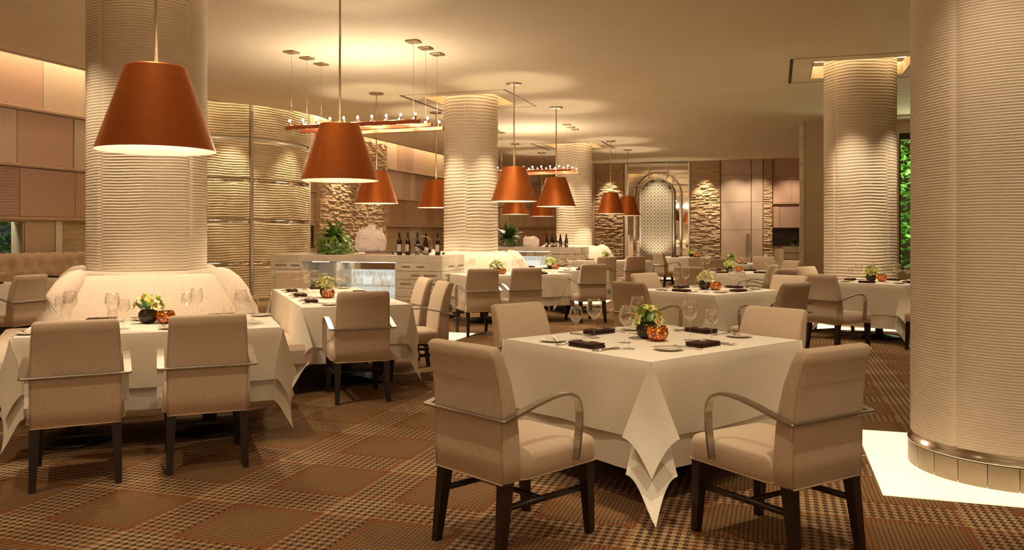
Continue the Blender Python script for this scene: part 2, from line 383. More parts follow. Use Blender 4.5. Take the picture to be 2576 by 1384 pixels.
patch_wall(wall, 17.0, ROWS, W2(-3.3, BL), UU, VV, 5)
patch_wall(wall, BACK-17.9, ROWS, W2(17.75, BL), UU, VV, 11)
# band between panels and seating: window, frame, stone tiles, pale tiles in place of mirrors
a = 10.42; k = 0
while a < 17.5:
    mb = MB(); mb.bbox((0, 0, 0), (.70, .03, .60), .004); mb.build('stone_mirror_tile', M['travertine'], wall, W2(a+.36, BL-.13, 1.35), RZ+pi/2); a += .72
while a < BACK-.8:
    mb = MB(); mb.bbox((0, 0, 0), (.88, .02, .60), .004); mb.build('stone_mirror_tile', [PAN[1], PAN[5], M['travertine'], M['marble']][int(a*3) % 4], wall, W2(a+.45, BL-.13, 1.35), RZ+pi/2); a += .9  # pale tiles stand in for mirrors, their bright reflection put into the colour
wn = empty('window_1', W2(6.0, BL-.1)); tag(wn, 'low window onto green shrubs above the tufted bench', kind='structure')
def inroot(root, mb, name, mat): # build with world coordinates, then parent keeping place
    o = mb.build(name, mat); o.parent = root; o.matrix_parent_inverse = root.matrix_basis.inverted(); return o
mb = MB(); rb(mb, 2.0, 9.75, BL-.14, BL-.02, 1.06, 1.10); rb(mb, 2.0, 9.75, BL-.14, BL-.02, 1.60, 1.65)
for a in (2.0, 4.6, 7.2, 9.72): rb(mb, a, a+.06, BL-.14, BL-.04, 1.1, 1.6)
rb(mb, 9.75, 10.30, BL-.16, BL-.02, 1.06, 1.65); inroot(wn, mb, 'window_frame', M['wall'])
mb = MB(); rb(mb, 10.30, 10.42, BL-.16, BL+.0, 1.06, 1.65); inroot(wn, mb, 'window_trim', M['fittings'])
mb = MB(); rb(mb, 2.0, 9.75, BL-.10, BL-.092, 1.1, 1.6); inroot(wn, mb, 'pane', M['glass'])
def hedge(name, a0, a1, b0, b1, z0, z1, n, sz, label, mat='leaf3'):
    rnd = random.Random(3); mb = MB()
    for _ in range(n):
        p = W2(rnd.uniform(a0, a1), rnd.uniform(b0, b1), rnd.uniform(z0, z1)); s = sz*rnd.uniform(.5, 1.3)
        rt = Matrix.Translation(p) @ Matrix.Rotation(rnd.uniform(0, 6.3), 4, 'Z') @ Matrix.Rotation(rnd.uniform(-1.2, 1.2), 4, 'X') @ Matrix.Rotation(rnd.uniform(-1, 1), 4, 'Y')
        mb.add([(-s, 0, 0), (-s*.2, s*.42, .01), (s, 0, -s*.25), (-s*.2, -s*.42, .01), (0, 0, -s*.12)], [(0, 4, 1), (1, 4, 2), (2, 4, 3), (3, 4, 0)], False, rt)
    o = mb.build(name, M[mat]); return tag(o, label, 'shrub', kind='stuff')
hedge('garden_shrub', 5.5, 11.5, BL-1.4, BL-.45, .6, 2.0, 6000, .07, 'green leafy shrub outside the low window on the left')
light('POINT', W2(9.0, BL-.35, 1.95), 14, (1, .95, .75), .10, name='garden_lamp')

# tufted banquette along the left wall
bq = empty('tufted_bench', W2(9.0, BL+.25)); tag(bq, 'long tan button-tufted velvet bench along the left wall', 'bench')
def tufted(a0, a1):
    mb = MB(); nx = int((a1-a0)/.035); nz = 22; sp = .26; vs = []
    for i in range(nx+1):
        for j in range(nz+1):
            a = a0+(a1-a0)*i/nx; z = .45+.68*j/nz; d = 0.0
            best = 9
            for row in range(-1, 4):
                zz = .55+row*.19; off = (sp/2 if row % 2 else 0); q = (a-off)/sp; q = (q-floor(q+.5))*sp
                best = min(best, hypot(q, z-zz))
            d = .045*(1-math.exp(-best*best/.0028))
            if z > 1.07: d *= max(0, 1-((z-1.07)/.06)**2)**.5
            vs.append(W2(a, BL+.02+d+.08, z))
    fs = [(i*(nz+1)+j, (i+1)*(nz+1)+j, (i+1)*(nz+1)+j+1, i*(nz+1)+j+1) for i in range(nx) for j in range(nz)]
    mb.add(vs, fs, True); return mb
inroot(bq, tufted(7.5, 13.7), 'backrest', M['leather'])
mb = MB()
for i in range(24):
    for row in range(4):
        a = 7.6+i*.26+(.13 if row % 2 else 0)
        p = W2(a, BL+.105, .55+row*.19); mb.box(p, (.02, .02, .02), rz=RZ)
inroot(bq, mb, 'button', M['leather'])
mb = MB(); rb(mb, 7.5, 13.7, BL+.02, BL+.08, .2, 1.1); inroot(bq, mb, 'back_frame', M['leather'])
mb = MB(); rb(mb, 7.5, 13.7, BL+.06, BL+.62, .30, .46); inroot(bq, mb, 'seat', M['leather'])
mb = MB(); rb(mb, 7.5, 13.7, BL+.02, BL+.52, .0, .30); inroot(bq, mb, 'base', M['darkwood'])

# back wall
wb = MB(); rb(wb, BACK, BACK+.25, BL-.2, BR+6, 0, CEIL+.38)
wback = tag(wb.build('wall_back', M['wall']), 'far wall with stone bands, mirrored arch bay and tall panelled doors', kind='structure')
bx = lambda px: onwall(px, BACK)
patch_wall(wback, bx(1470)-BL, [(3.36, 4.3), (2.49, 3.30), (1.68, 2.43), (.5, 1.62)], W2(BACK, BL), VV, -UU, 21, cols=[0, 1, 3, 4, 6, 6, 1])
patch_wall(wback, 1.68, [(3.36, 4.3), (2.49, 3.30), (1.68, 2.43)], W2(BACK-.03, bx(1944)), VV, -UU, 22, cols=[0, 3, 2, 3])
mb = MB(); rb(mb, BACK-.04, BACK, bx(1944), bx(1944)+1.68, 1.0, 1.6); mb2 = inroot(wback, mb, 'dark_niche', M['darkwood'])
mb = MB(); rb(mb, BACK-.7, BACK-.66, BL+.5, bx(1470), CEIL-.001, CEIL+.12)
def ledger(a, b0, b1, z1, seed, label, depth=.16, z0=0.0, out=-1, along='b'):
    rnd = random.Random(seed); mb = MB(); z = z0
    while z < z1:
        h = rnd.uniform(.028, .055); x = b0
        while x < b1:
            w = rnd.uniform(.09, .26); x1 = min(x+w, b1); d = depth+rnd.uniform(-.024, .024)
            sk = rnd.uniform(-.02, .02)
            if along == 'b':
                A = lambda q, zz, dd: W2(a+out*dd, q, zz)
            else:
                A = lambda q, zz, dd: W2(q, a+out*dd, zz)
            zt = min(z+h-.004, z1); vs = [A(x, z, 0), A(x1-.004, z, 0), A(x1-.004, zt, 0), A(x, zt, 0), A(x, z, d), A(x1-.004, z, d+sk), A(x1-.004, zt, d+sk*.5-.012), A(x, zt, d-.015)]
            mb.add(vs, [(4, 5, 6, 7), (3, 7, 6, 2), (0, 1, 5, 4), (0, 4, 7, 3), (1, 2, 6, 5)], False); x = x1
        z += h
    return mb
for nm, p0, p1, s in (('x', 1500, 1570, 1), ('y', 1738, 1812, 2), ('z', 1921, 1943, 3)):
    o = inroot(wback, ledger(BACK, bx(p0), bx(p1), CEIL, s, ''), 'ledger_stone', M['stone']); o['kind'] = 'stuff'
mb = MB(); rb(mb, BACK-.22, BACK, bx(1490), bx(1499), 0, CEIL); inroot(wback, mb, 'corner_trim', M['wall'])
# stone portion on the left wall, behind the curved wall
o = inroot(wall, ledger(BL, 18.0, 21.7, CEIL, 9, '', out=1, along='a', depth=.18), 'ledger_stone', M['stone']); o['kind'] = 'stuff'
# doors
dr = empty('door_1', W2(BACK-.1, bx(1862))); tag(dr, 'tall pale panelled double doors in the far wall', kind='structure')
zz = [0, 1.42+9*31/F, 1.42+74*31/F, 1.42+138*31/F, CEIL]
for (p0, p1) in ((1814, 1889), (1891, 1919)):
    for k in range(4):
        mb = MB(); rb(mb, BACK-.10, BACK-.0, bx(p0), bx(p1), zz[k]+.006, zz[k+1]-.006); inroot(dr, mb, 'panel', M['door'])
mb = MB(); rb(mb, BACK-.15, BACK-.10, bx(1878), bx(1886), .75, 1.42); inroot(dr, mb, 'door_handle', M['bronze'])
# mirror bay with frame and arched lattice
mr = empty('wall_mirror', W2(BACK-.05, bx(1655))); tag(mr, 'tall mirror wall divided by a white metal grid and arch', 'mirror')
mb = MB(); rb(mb, BACK-.04, BACK, bx(1572), bx(1736), 0.3, CEIL-.03); inroot(mr, mb, 'mirror_pane', M['chrome'])
mb = MB()
for px, w in ((1576, .10), (1633, .045), (1680, .045), (1734, .05)): rb(mb, BACK-.12, BACK-.04, bx(px)-w/2, bx(px)+w/2, .3 if px in (1576, 1734) else 3.45, CEIL-.03)
for px in (1601, 1711): rb(mb, BACK-.10, BACK-.04, bx(px)-.02, bx(px)+.02, .3, 2.6)
for z in (1.42-24*31/F, 1.42+117*31/F, CEIL-.06):
    rb(mb, BACK-.09, BACK-.04, bx(1572), bx(1615 if z < 3 else 1736), z-.02, z+.02)
    rb(mb, BACK-.09, BACK-.04, bx(1692), bx(1736), z-.02, z+.02)
bc = bx(1655); inroot(mr, mb, 'grid', M['fittings'])
def archpts(rw, zs, n=20): return [W2(BACK-.14, bc-rw, .3)]+[W2(BACK-.14, bc-rw*cos(pi*k/n), zs+rw*sin(pi*k/n)*1.0) for k in range(n+1)]+[W2(BACK-.14, bc+rw, .3)]
mb = MB(); mb.tube(archpts(.84, 2.80), .03, 6); inroot(mr, mb, 'arch', M['fittings'])
lat = empty('lattice_screen', W2(BACK-.3, bc)); tag(lat, 'arched white lace-pattern screen glowing before the mirror', 'screen')
mb = MB(); rw, zs = .58, 2.80; cell = .125; nxx = int(2*rw/cell)
z = .45
while z < zs+rw:
    for i in range(nxx):
        x = -rw+cell*(i+.5)
        if z > zs and hypot(x, z-zs) > rw-.04: continue
        for rr, w in ((.066, .018), (.030, .014)):
            inn = [W2(BACK-.30, bc+x+(rr-w)*cos(t), z+(rr-w)*sin(t)) for t in [2*pi*q/8 for q in range(8)]]
            out = [W2(BACK-.30, bc+x+rr*cos(t), z+rr*sin(t)) for t in [2*pi*q/8 for q in range(8)]]
            bk = [p+UU*.02 for p in out]
            mb.add(inn+out+bk, [(q, (q+1) % 8, 8+(q+1) % 8, 8+q) for q in range(8)]+[(8+q, 8+(q+1) % 8, 16+(q+1) % 8, 16+q) for q in range(8)])
    z += cell
o = inroot(lat, mb, 'lace', M['fittings']); o['kind'] = 'stuff'
pb = [p-UU*.11 for p in archpts(rw, zs)]; mb = MB(); mb.loft([pb, [p+UU*.015 for p in pb]], True, True, True); inroot(lat, mb, 'backing', M['lat_back'])
mb = MB(); pp = archpts(rw+.02, zs); pp = [p-UU*.16 for p in pp]; mb.tube(pp, .022, 6); inroot(lat, mb, 'frame', M['fittings'])
light('SPOT', W2(BACK-1.1, bc, .15), 60, WARM2, .03, W2(BACK-.3, bc, 2.2), 80, .7, name='screen_fill')  # added hidden spots, put in to make the lace screen glow
light('SPOT', W2(BACK-1.1, bc, CEIL-.03), 90, WARM2, .03, W2(BACK-.3, bc, 1.8), 60, .7, name='screen_fill')

# right hand wall with the garden window
wr = MB(); b0 = .62
wx0, wx1 = onwall(2262, RW), BR-.6; wz0, wz1 = .62, 3.66
rb(wr, RW, RW+.25, b0, wx0, 0, CEIL+.38); rb(wr, RW, RW+.25, wx0, BR+5.8, wz1, CEIL+.38); rb(wr, RW, RW+.25, wx0, BR+5.8, 0, wz0); rb(wr, RW, RW+.25, wx1, BR+5.8, wz0, wz1)
wright = tag(wr.build('wall_right', M['wall']), 'plain tan wall with the tall garden window', kind='structure')
mb = MB(); rb(mb, RW-.02, RW+.3, b0-.09, b0, 0, CEIL); tag(mb.build('trim_4', M['marble']), kind='structure')
mb = MB(); rb(mb, RW-.5, RW, wx0-.3, BR+.4, 3.95, CEIL-.002); tag(mb.build('trim_5', M['ceiling']), kind='structure')
mb = MB(); rb(mb, RW+.25, BACK, BR+5.6, BR+5.8, 0, CEIL+.38); rb(mb, FRONT, RW, BR+.4, BR+.6, 0, CEIL+.38)
tag(mb.build('wall_far_right', M['wall']), kind='structure')
mb = MB(); rb(mb, FRONT-.2, FRONT, BL-.3, BR+.6, 0, CEIL+.38); tag(mb.build('wall_front', M['wall']), kind='structure')
w2 = empty('window_2', W2(RW, (wx0+wx1)/2)); tag(w2, 'tall black-framed window onto lit green foliage on the right', kind='structure')
mb = MB()
rb(mb, RW+.02, RW+.12, wx0, wx1, wz1-.14, wz1); rb(mb, RW+.02, RW+.12, wx0, wx1, wz0, wz0+.04); rb(mb, RW+.02, RW+.12, wx0, wx0+.03, wz0, wz1); rb(mb, RW+.02, RW+.12, wx1-.05, wx1, wz0, wz1); rb(mb, RW+.02, RW+.12, (wx0+wx1)/2+.6, (wx0+wx1)/2+.66, wz0, wz1)
inroot(w2, mb, 'window_frame', M['black'])
mb = MB(); rb(mb, RW+.06, RW+.07, wx0, wx1, wz0, wz1); inroot(w2, mb, 'pane', M['glass'])
mb = MB(); rb(mb, RW-.06, RW+.02, wx0, wx1, wz0-.05, wz0); inroot(w2, mb, 'window_sill', M['marble'])
hedge('garden_shrub', RW+.7, RW+2.4, wx0-.7, wx1+3, -.0, 4.6, 7000, .11, 'tall dense green hedge outside the right window')
light('POINT', W2(RW+.45, wx0+.7, 3.2), 60, (.9, 1, .6), .15, name='garden_lamp'); light('POINT', W2(RW+.45, wx0+.7, 1.4), 25, (.9, 1, .6), .15, name='garden_lamp')

mb = MB(); rb(mb, RW+.25, BACK, 1.62, 1.78, 0, CEIL+.38); tag(mb.build('wall_side', M['wall']), kind='structure')
fr = empty('screen_frame', W2(25.5, onwall(2031, 25.5))); tag(fr, 'dark metal upright frame standing in the far right opening', 'frame')
mb = MB(); q = onwall(2031, 25.5); rb(mb, 25.48, 25.53, q-.03, q+.03, 0, 2.42); inroot(fr, mb, 'post', M['black'])
mb = MB(); rb(mb, 25.48, 25.53, q-.03, q+.5, 2.42, 2.47); rb(mb, 25.48, 25.53, q+.45, q+.5, 0, 2.42); inroot(fr, mb, 'top_bar', M['black'])
# curved wall (drum) with carved panels
drum = empty('wall_curved', (DC.x, DC.y, 0)); tag(drum, 'curved wall of horizontally carved cream panels with mirror gaps', kind='structure')
def drumpanel(t0, t1, z0, z1, seed, r=DR):
    rnd = random.Random(seed); mb = MB(); n = 34; nz = max(8, int((z1-z0)/.011)); ph = [rnd.uniform(0, 6) for _ in range(6)]; vs = []
    for j in range(nz+1):
        z = z0+(z1-z0)*j/nz
        for i in range(n+1):
            t = t0+(t1-t0)*i/n; s_ = t*DR
            w = z/.052*2*pi+1.5*sin(2.3*s_+ph[0]+z*1.7)+.9*sin(5.1*s_+ph[1]-z*3)+.5*sin(11*s_+ph[2]+z*7)+.25*sin(23*s_+ph[3])
            amp = .015+.005*sin(3*s_+ph[4]+2*z)
            rr = r+amp*(sin(w)+.3*sin(2*w))
            if j in (0, nz) or i in (0, n): rr = r-.02
            vs.append((rr*cos(t), rr*sin(t), z))
    fs = [(j*(n+1)+i, j*(n+1)+i+1, (j+1)*(n+1)+i+1, (j+1)*(n+1)+i) for j in range(nz) for i in range(n)]
    mb.add(vs, fs, True); return mb
ZR = [0, .79, 1.68, 2.52, 3.38, CEIL+.37]
TA = [R(-104), R(-44), R(15), R(60)]
for k in range(3):
    for r_ in range(5):
        drumpanel(TA[k]+.012, TA[k+1]-.012, ZR[r_]+.042, ZR[r_+1]-.042, k*7+r_).build('panel', M['drum'], drum)
mb = MB(); mb.lathe([(DR-.05, 0), (DR-.05, CEIL+.37)], 64); mb.build('core', M['drum'], drum)
for r_ in range(1, 5):
    mb = MB(); mb.lathe([(DR-.045, ZR[r_]-.045), (DR-.03, ZR[r_]), (DR-.045, ZR[r_]+.045)], 96); mb.build('mirror_band', M['chrome'] if r_ < 4 else M['fittings'], drum)
for t in TA:
    mb = MB(); mb.box(((DR+.0)*cos(t), (DR+.0)*sin(t), (CEIL+.37)/2), (.05, .05, CEIL+.37), rz=t); mb.build('strip', M['steel'], drum)
hx = bpy.data.objects['wall_curved']

# carved columns
def column(a, b, pitch, label, base, seam, seed):
    c = W2(a, b); root = empty('column', c); tag(root, label, 'column', 'carved round columns')
    rnd = random.Random(seed); RC = .525
    z0, z1 = (.20 if base else 0.02), CEIL+.36
    for q in range(4):
        mb = MB(); n = 30; nz = int((z1-z0)/pitch*4.5); ph = [rnd.uniform(0, 6) for _ in range(5)]; vs = []
        t0, t1 = seam+q*pi/2, seam+(q+1)*pi/2
        for j in range(nz+1):
            z = z0+(z1-z0)*j/nz
            for i in range(n+1):
                t = t0+(t1-t0)*i/n; s_ = t*RC
                w = z/pitch*2*pi+(1.1*sin(3.0*s_+ph[0]+z*1.1)+.7*sin(7*s_+ph[1]-z*2.3)+.35*sin(17*s_+ph[2]+z*5))
                rr = RC+pitch*.12*(sin(w)+.25*sin(2*w+1))
                if i in (0, n): rr = RC-.012
                vs.append((rr*cos(t), rr*sin(t), z))
        mb.add(vs, [(j*(n+1)+i, j*(n+1)+i+1, (j+1)*(n+1)+i+1, (j+1)*(n+1)+i) for j in range(nz) for i in range(n)], True)
        mb.build('panel', M['column'], root)
    mb = MB(); mb.lathe([(RC-.03, 0), (RC-.03, z1)], 48); mb.build('core', M['column'], root)
    if base:
        mb = MB(); mb.lathe([(RC-.02, .145), (RC+.018, .145), (RC+.018, .152), (RC-.0, .17), (RC-.01, .205)], 96); mb.build('metal_ring', M['silver'], root)
        nt_ = 22
        me = None
        for q in range(nt_):
            t0, t1 = 2*pi*q/nt_+.004, 2*pi*(q+1)/nt_-.004
            if me is None:
                mb = MB(); L0 = []
                for r_, z in ((RC-.02, 0.0), (RC+.015, 0.0), (RC+.015, .140), (RC-.02, .140)): L0.append([(r_*cos(tt), r_*sin(tt), z) for tt in (t0, (t0*2+t1)/3, (t0+2*t1)/3, t1)])
                L0.append(L0[0]); mb.loft(L0, False, smooth=False); me = mb.mesh('base_tile', M['bstone'])
            link('base_tile', me, root, (0, 0, 0), (0, 0, 2*pi*q/nt_))
    return root
labels = ['thick carved round column at left, rising from the pale round bench', 'carved round column in the middle, behind the marble credenza',
          'most distant carved round column, right of the second credenza', 'carved round column on the right beside the garden window', 'nearest carved round column at the right edge, with stone base tiles']
for i, ((a, b), pt) in enumerate(zip(COLS, (.026, .062, .075, .046, .0165))):
    column(a, b, pt, labels[i], i > 2, [R(-72-44+3), R(-98), R(-100), R(-65), R(-150)][i], 40+i)
    # recess light and air slots around the column head
    mb = MB()
    for s in (-1, 1):
        rb(mb, a-.80, a+.80, b+s*.74-.04, b+s*.74+.04, CEIL+.28, CEIL+.34); rb(mb, a+s*.74-.04, a+s*.74+.04, b-.80, b+.80, CEIL+.28, CEIL+.34)
    tag(mb.build('trim_%d' % (10+i), M['covelow']), 'warm light strip hidden above the column', kind='structure')
    mb = MB()
    for s in (-1, 1):
        rb(mb, a-.70, a+.70, b+s*.70-(.0 if s > 0 else .01), b+s*.70+(.01 if s > 0 else .0), CEIL, CEIL+.20)
        rb(mb, a+s*.70-(.0 if s > 0 else .01), a+s*.70+(.01 if s > 0 else .0), b-.70, b+.70, CEIL, CEIL+.20)
    tag(mb.build('trim_%d' % (20+i), M['ceiling']), kind='structure')
    vt = empty('ceiling_vent', W2(a, b, CEIL)); tag(vt, 'square ceiling access frame with black air slots around the '+['left', 'middle', 'most distant', 'right', 'nearest'][i]+' column', 'vent', 'vents around column heads')
    for s in (-1, 1):
        mb = MB(); rb(mb, a-1.02, a+1.02, b+s*1.02-.022, b+s*1.02+.022, CEIL-.006, CEIL-.001); inroot(vt, mb, 'air_slot', M['black'])
        mb = MB(); rb(mb, a+s*1.02-.006, a+s*1.02+.006, b-1.02, b+1.02, CEIL-.005, CEIL-.001); inroot(vt, mb, 'frame', M['slot'])
# lit floor panels
for i, (c, s, lb) in enumerate(((W2(5.64, 1.33), 1.55, 'lit white glass floor panel under the nearest right column'), (W2(13.86, 1.25), 1.6, 'lit white glass floor panel under the column by the garden window'),
        (Vector((-1.15, 11.35, 0)), 1.0, 'lit white floor panel in front of the marble credenza'), (Vector((1.45, 17.2, 0)), 1.1, 'lit white floor panel beyond the middle tables'), (Vector((5.0, 25.6, 0)), 1.6, 'lit white floor panel before the far mirror'))):
    mb = MB(); mb.box((0, 0, .004), (s, s, .008)); o = mb.build('floor_light', M['lit_floor'], None, (c.x, c.y, 0), RZ); tag(o, lb, 'floor light', 'lit floor panels')

# ------------------------------------------------------------------ pendant lamps and light bars
def pendant():
    root = empty('pendant_lamp', (0, 0, 0))
    mb = MB(); mb.lathe([(.198, .586), (.202, .588), (.204, .58), (.40, .0)], 56); mb.build('shade', M['copper'], root)
    mb = MB(); mb.lathe([(.198, .586), (.196, .573), (.396, .002), (.401, -.001)], 48)
    for q in range(3): mb.tube([(0, 0, .57), (.197*cos(q*2.094), .197*sin(q*2.094), .57)], .004, 4); mb.build('shade_lining', M['shade_in'], root)
    mb = MB(); mb.lathe([(.011, .50), (.011, CEIL-1.975)], 10, cap0=True); mb.lathe([(.03, .585), (.03, .60), (.012, .62)], 14); mb.build('rod', M['bronze'], root)
    h = CEIL-1.975; mb = MB(); mb.lathe([(.02, h-.022), (.125, h-.022), (.135, h-.016), (.135, h-.001)], 32, cap0=True); mb.build('canopy', M['bronze'], root)
    mb = MB(); mb.lathe([(.001, .33), (.035, .35), (.045, .40), (.03, .44), (.02, .50)], 14); mb.build('bulb', M['bulb'], root)
    return root
PL = [(393, 5.80, 'largest copper pendant lamp, upper left over the near left table'), (855, 8.60, 'second largest copper pendant lamp, over the long table by the credenza'),
      (947, 15.1, 'copper pendant lamp half hidden behind the second largest one'), (1293, 14.14, 'copper pendant lamp just right of the middle column'),
      (1399, 16.8, 'copper pendant lamp in front of the most distant column'), (1097, 17.5, 'copper pendant lamp partly hidden by the middle column at its left'),
      (1296, 23.6, 'small copper pendant lamp seen below the one right of middle column'), (1363, 26.2, 'small copper pendant lamp behind, above the distant wine bottles'),
      (1536, 22.9, 'copper pendant lamp before the far stone wall band'), (1579, 25.3, 'farthest right copper pendant lamp, beside the mirror grid')]
pr = pendant(); index(pr)
for i, (px, Y, lb) in enumerate(PL):
    o = pr if i == 0 else copy_tree(pr); o.location = ((px-CX)/F*Y, Y, 1.975 if i else 2.005); tag(o, lb, 'pendant lamp', 'copper pendant lamps')
    light('POINT', ((px-CX)/F*Y, Y, 2.24), (22, 26)[i] if i < 2 else 38, WARM2, .07, name='pendant_light')
def bar_set(cl, cr, lbs, grp):
    for k in range(3):
        A = Vector(cl[k]); B = Vector(cr[k]); d = (B-A).normalized(); L = (B-A).length; z = 2.925
        root = empty('light_bar', (A+B)/2+Vector((0, 0, z)), atan2(d.y, d.x)); tag(root, lbs[k], 'chandelier', grp)
        hl = L/2+.10
        mb = MB(); mb.bbox((0, 0, 0), (2*hl, .045, .055), .006); mb.build('bar', M['copper_bar'], root)
        n = 10
        bm_ = MB(); bm_.lathe([(.001, .075), (.011, .083), (.017, .096), (.012, .110), (.001, .116)], 10); me = bm_.mesh('bulb', M['bulb'])
        sm = MB(); sm.lathe([(.014, .026), (.014, .075)], 8); ms = sm.mesh('socket', M['copper_bar'])
        for q in range(n):
            x = -hl+.07+(2*hl-.14)*q/(n-1); link('bulb', me, root, (x, 0, 0)); link('socket', ms, root, (x, 0, 0))
        for s in (-1, 1):
            mb = MB(); mb.tube([(s*L/2, 0, .02), (s*L/2, 0, CEIL-z-.01)], .0022, 5); mb.build('cable', M['steel'], root)
            mb = MB(); mb.bbox((s*L/2, 0, CEIL-z-.011), (.17, .17, .02), .004); mb.build('ceiling_plate', M['bronze'], root)
        for q in (-.6, 0, .6):
            p = (A+B)/2+d*q*hl; light('POINT', (p.x, p.y, z+.12), 5.0, (1, .80, .56), .03, name='bar_light')
def cp(px, y): Y = (CEIL-HC)*F/(CY-y); return ((px-CX)/F*Y, Y, 0)
bar_set([cp(733, 130), cp(772, 145), cp(808, 160)], [cp(1040, 103), cp(1071, 120), cp(1100, 135)],
        ['nearest of three copper light bars with bare bulbs behind the second lamp', 'middle one of three copper light bars left of the middle column', 'rearmost of the three copper light bars left of the middle column'], 'light bars left of the middle column')
c2 = [cp(1426, 313), cp(1437, 320), cp(1447, 325)]; dl = Vector(cp(1447, 325))-Vector(cp(1262, 333))
bar_set([tuple(Vector(c)-dl) for c in c2], c2, ['nearest of the three small far light bars before the distant column', 'middle one of the three small far light bars', 'rearmost of the three small far light bars'], 'far light bars')

# ------------------------------------------------------------------ armchair
def rrect(cx_, hx, hy, z, r, n=4, bow=0.0, lift=0.0):
    pts = []
    for qx, qy, a0 in ((hx-r, hy-r, 0), (-hx+r, hy-r, pi/2), (-hx+r, -hy+r, pi), (hx-r, -hy+r, 3*pi/2)):
        for k in range(n+1):
            t = a0+pi/2*k/n; x, y = qx+r*cos(t), qy+r*sin(t)
            pts.append((cx_+x+bow*(y/hy)**2, y, z+lift*(y/hy)**2))
    return pts
def make_chair():
    root = empty('dining_armchair', (0, 0, 0))
    # backrest: rear face, front face and half width by height
    lv = [(.346, -.262, -.13, .230), (.45, -.266, -.145, .231), (.60, -.272, -.165, .231), (.68, -.281, -.186, .230), (.78, -.303, -.216, .226), (.87, -.333, -.258, .220), (.912, -.352, -.282, .216)]
    loops = []
    z0, r0, f0, h0 = lv[0]; loops.append(rrect((r0+f0)/2, (f0-r0)/2-.012, h0-.012, z0-.002, .02))
    for z, r_, f_, h in lv: loops.append(rrect((r_+f_)/2, (f_-r_)/2, h, z, .022, bow=.028*max(0, (z-.55)/.35), lift=0.010*max(0, (z-.6)/.3)))
    z, r_, f_, h = lv[-1]; loops.append(rrect((r_+f_)/2, (f_-r_)/2-.010, h-.010, z+.013, .018, bow=.028, lift=.010)); loops.append(rrect((r_+f_)/2, .008, h-.03, z+.017, .007, bow=.028, lift=.010))
    mb = MB(); mb.loft(loops, True, True, True, True); back = mb.build('backrest', M['fabric'], root)
    mb = MB()
    for s in (-1, 1):
        mb.tube([(r_-.0+.028*max(0, (z-.55)/.35)+.004, s*(h-.006), z+.010*max(0, (z-.6)/.3)) for z, r_, f_, h in lv], .0035, 5)
    mb.tube([(-.264, y, .346) for y in (-.226, 0, .226)], .0035, 5)
    mb.build('piping', M['welt'], back)
    mb = MB(); loops = []
    for z, i_ in ((.345, .012), (.352, .0), (.43, 0.0), (.455, .008), (.468, .03), (.474, .07)):
        loops.append(rrect(.088, .255-i_, .248-i_, z, .045-i_*.3))
    mb.loft(loops, True, True, True, True); seat = mb.build('seat', M['fabric'], root)
    mb = MB(); mb.tube(rrect(.088, .257, .250, .352, .045), .0035, 5, closed=True); mb.build('piping', M['welt'], seat)
    for s in (-1, 1):
        y = s*.262
        mb = MB(); mb.strip([(-.285, y, .628), (-.20, y, .648), (-.10, y, .673), (-.01, y, .690), (.06, y, .697), (.115, y, .694), (.158, y, .676), (.183, y, .645), (.193, y, .60), (.190, y, .53), (.178, y, .45), (.165, y, .385)], .040, .012)
        mb.build('arm', M['steel'], root)
    mb = MB(); mb.bbox((-.285, 0, .628), (.032, .555, .013), .004); mb.build('back_rail', M['steel'], root)
    def leg(x0, y0, x1, y1, s0, s1, z0=.345):
        mb = MB(); mb.loft([[(x1+a*s1, y1+b*s1, 0) for a, b in ((-.5, -.5), (.5, -.5), (.5, .5), (-.5, .5))], [(x0+a*s0, y0+b*s0, z0) for a, b in ((-.5, -.5), (.5, -.5), (.5, .5), (-.5, .5))]], True, True, True)
        return mb
    for s in (-1, 1):
        leg(.295, s*.212, .318, s*.214, .056, .034).build('leg', M['darkwood'], root)
        leg(-.222, s*.203, -.266, s*.214, .054, .034, .35).build('leg', M['darkwood'], root)
        mb = MB(); mb.tube([(-.238, s*.207, .235), (.30, s*.213, .225)], .016, 4); mb.build('stretcher', M['darkwood'], root)
    mb = MB(); mb.tube([(.0, -.22, .23), (.0, .22, .23)], .013, 4); mb.build('stretcher', M['darkwood'], root)
    return root
CH = make_chair(); index(CH); nch = [0]
def chair(x, y, f, label, group='oatmeal dining armchairs'):
    o = CH if nch[0] == 0 else copy_tree(CH); nch[0] += 1
    o.location = (x, y, 0); o.rotation_euler = (0, 0, R(f)); tag(o, label, 'chair', group); return o
def chair_px(px, ytop, f, label):
    Y = .49*F/(ytop-CY); X = (px-CX)/F*Y; return chair(X+.33*cos(R(f)), Y+.33*sin(R(f)), f, label)

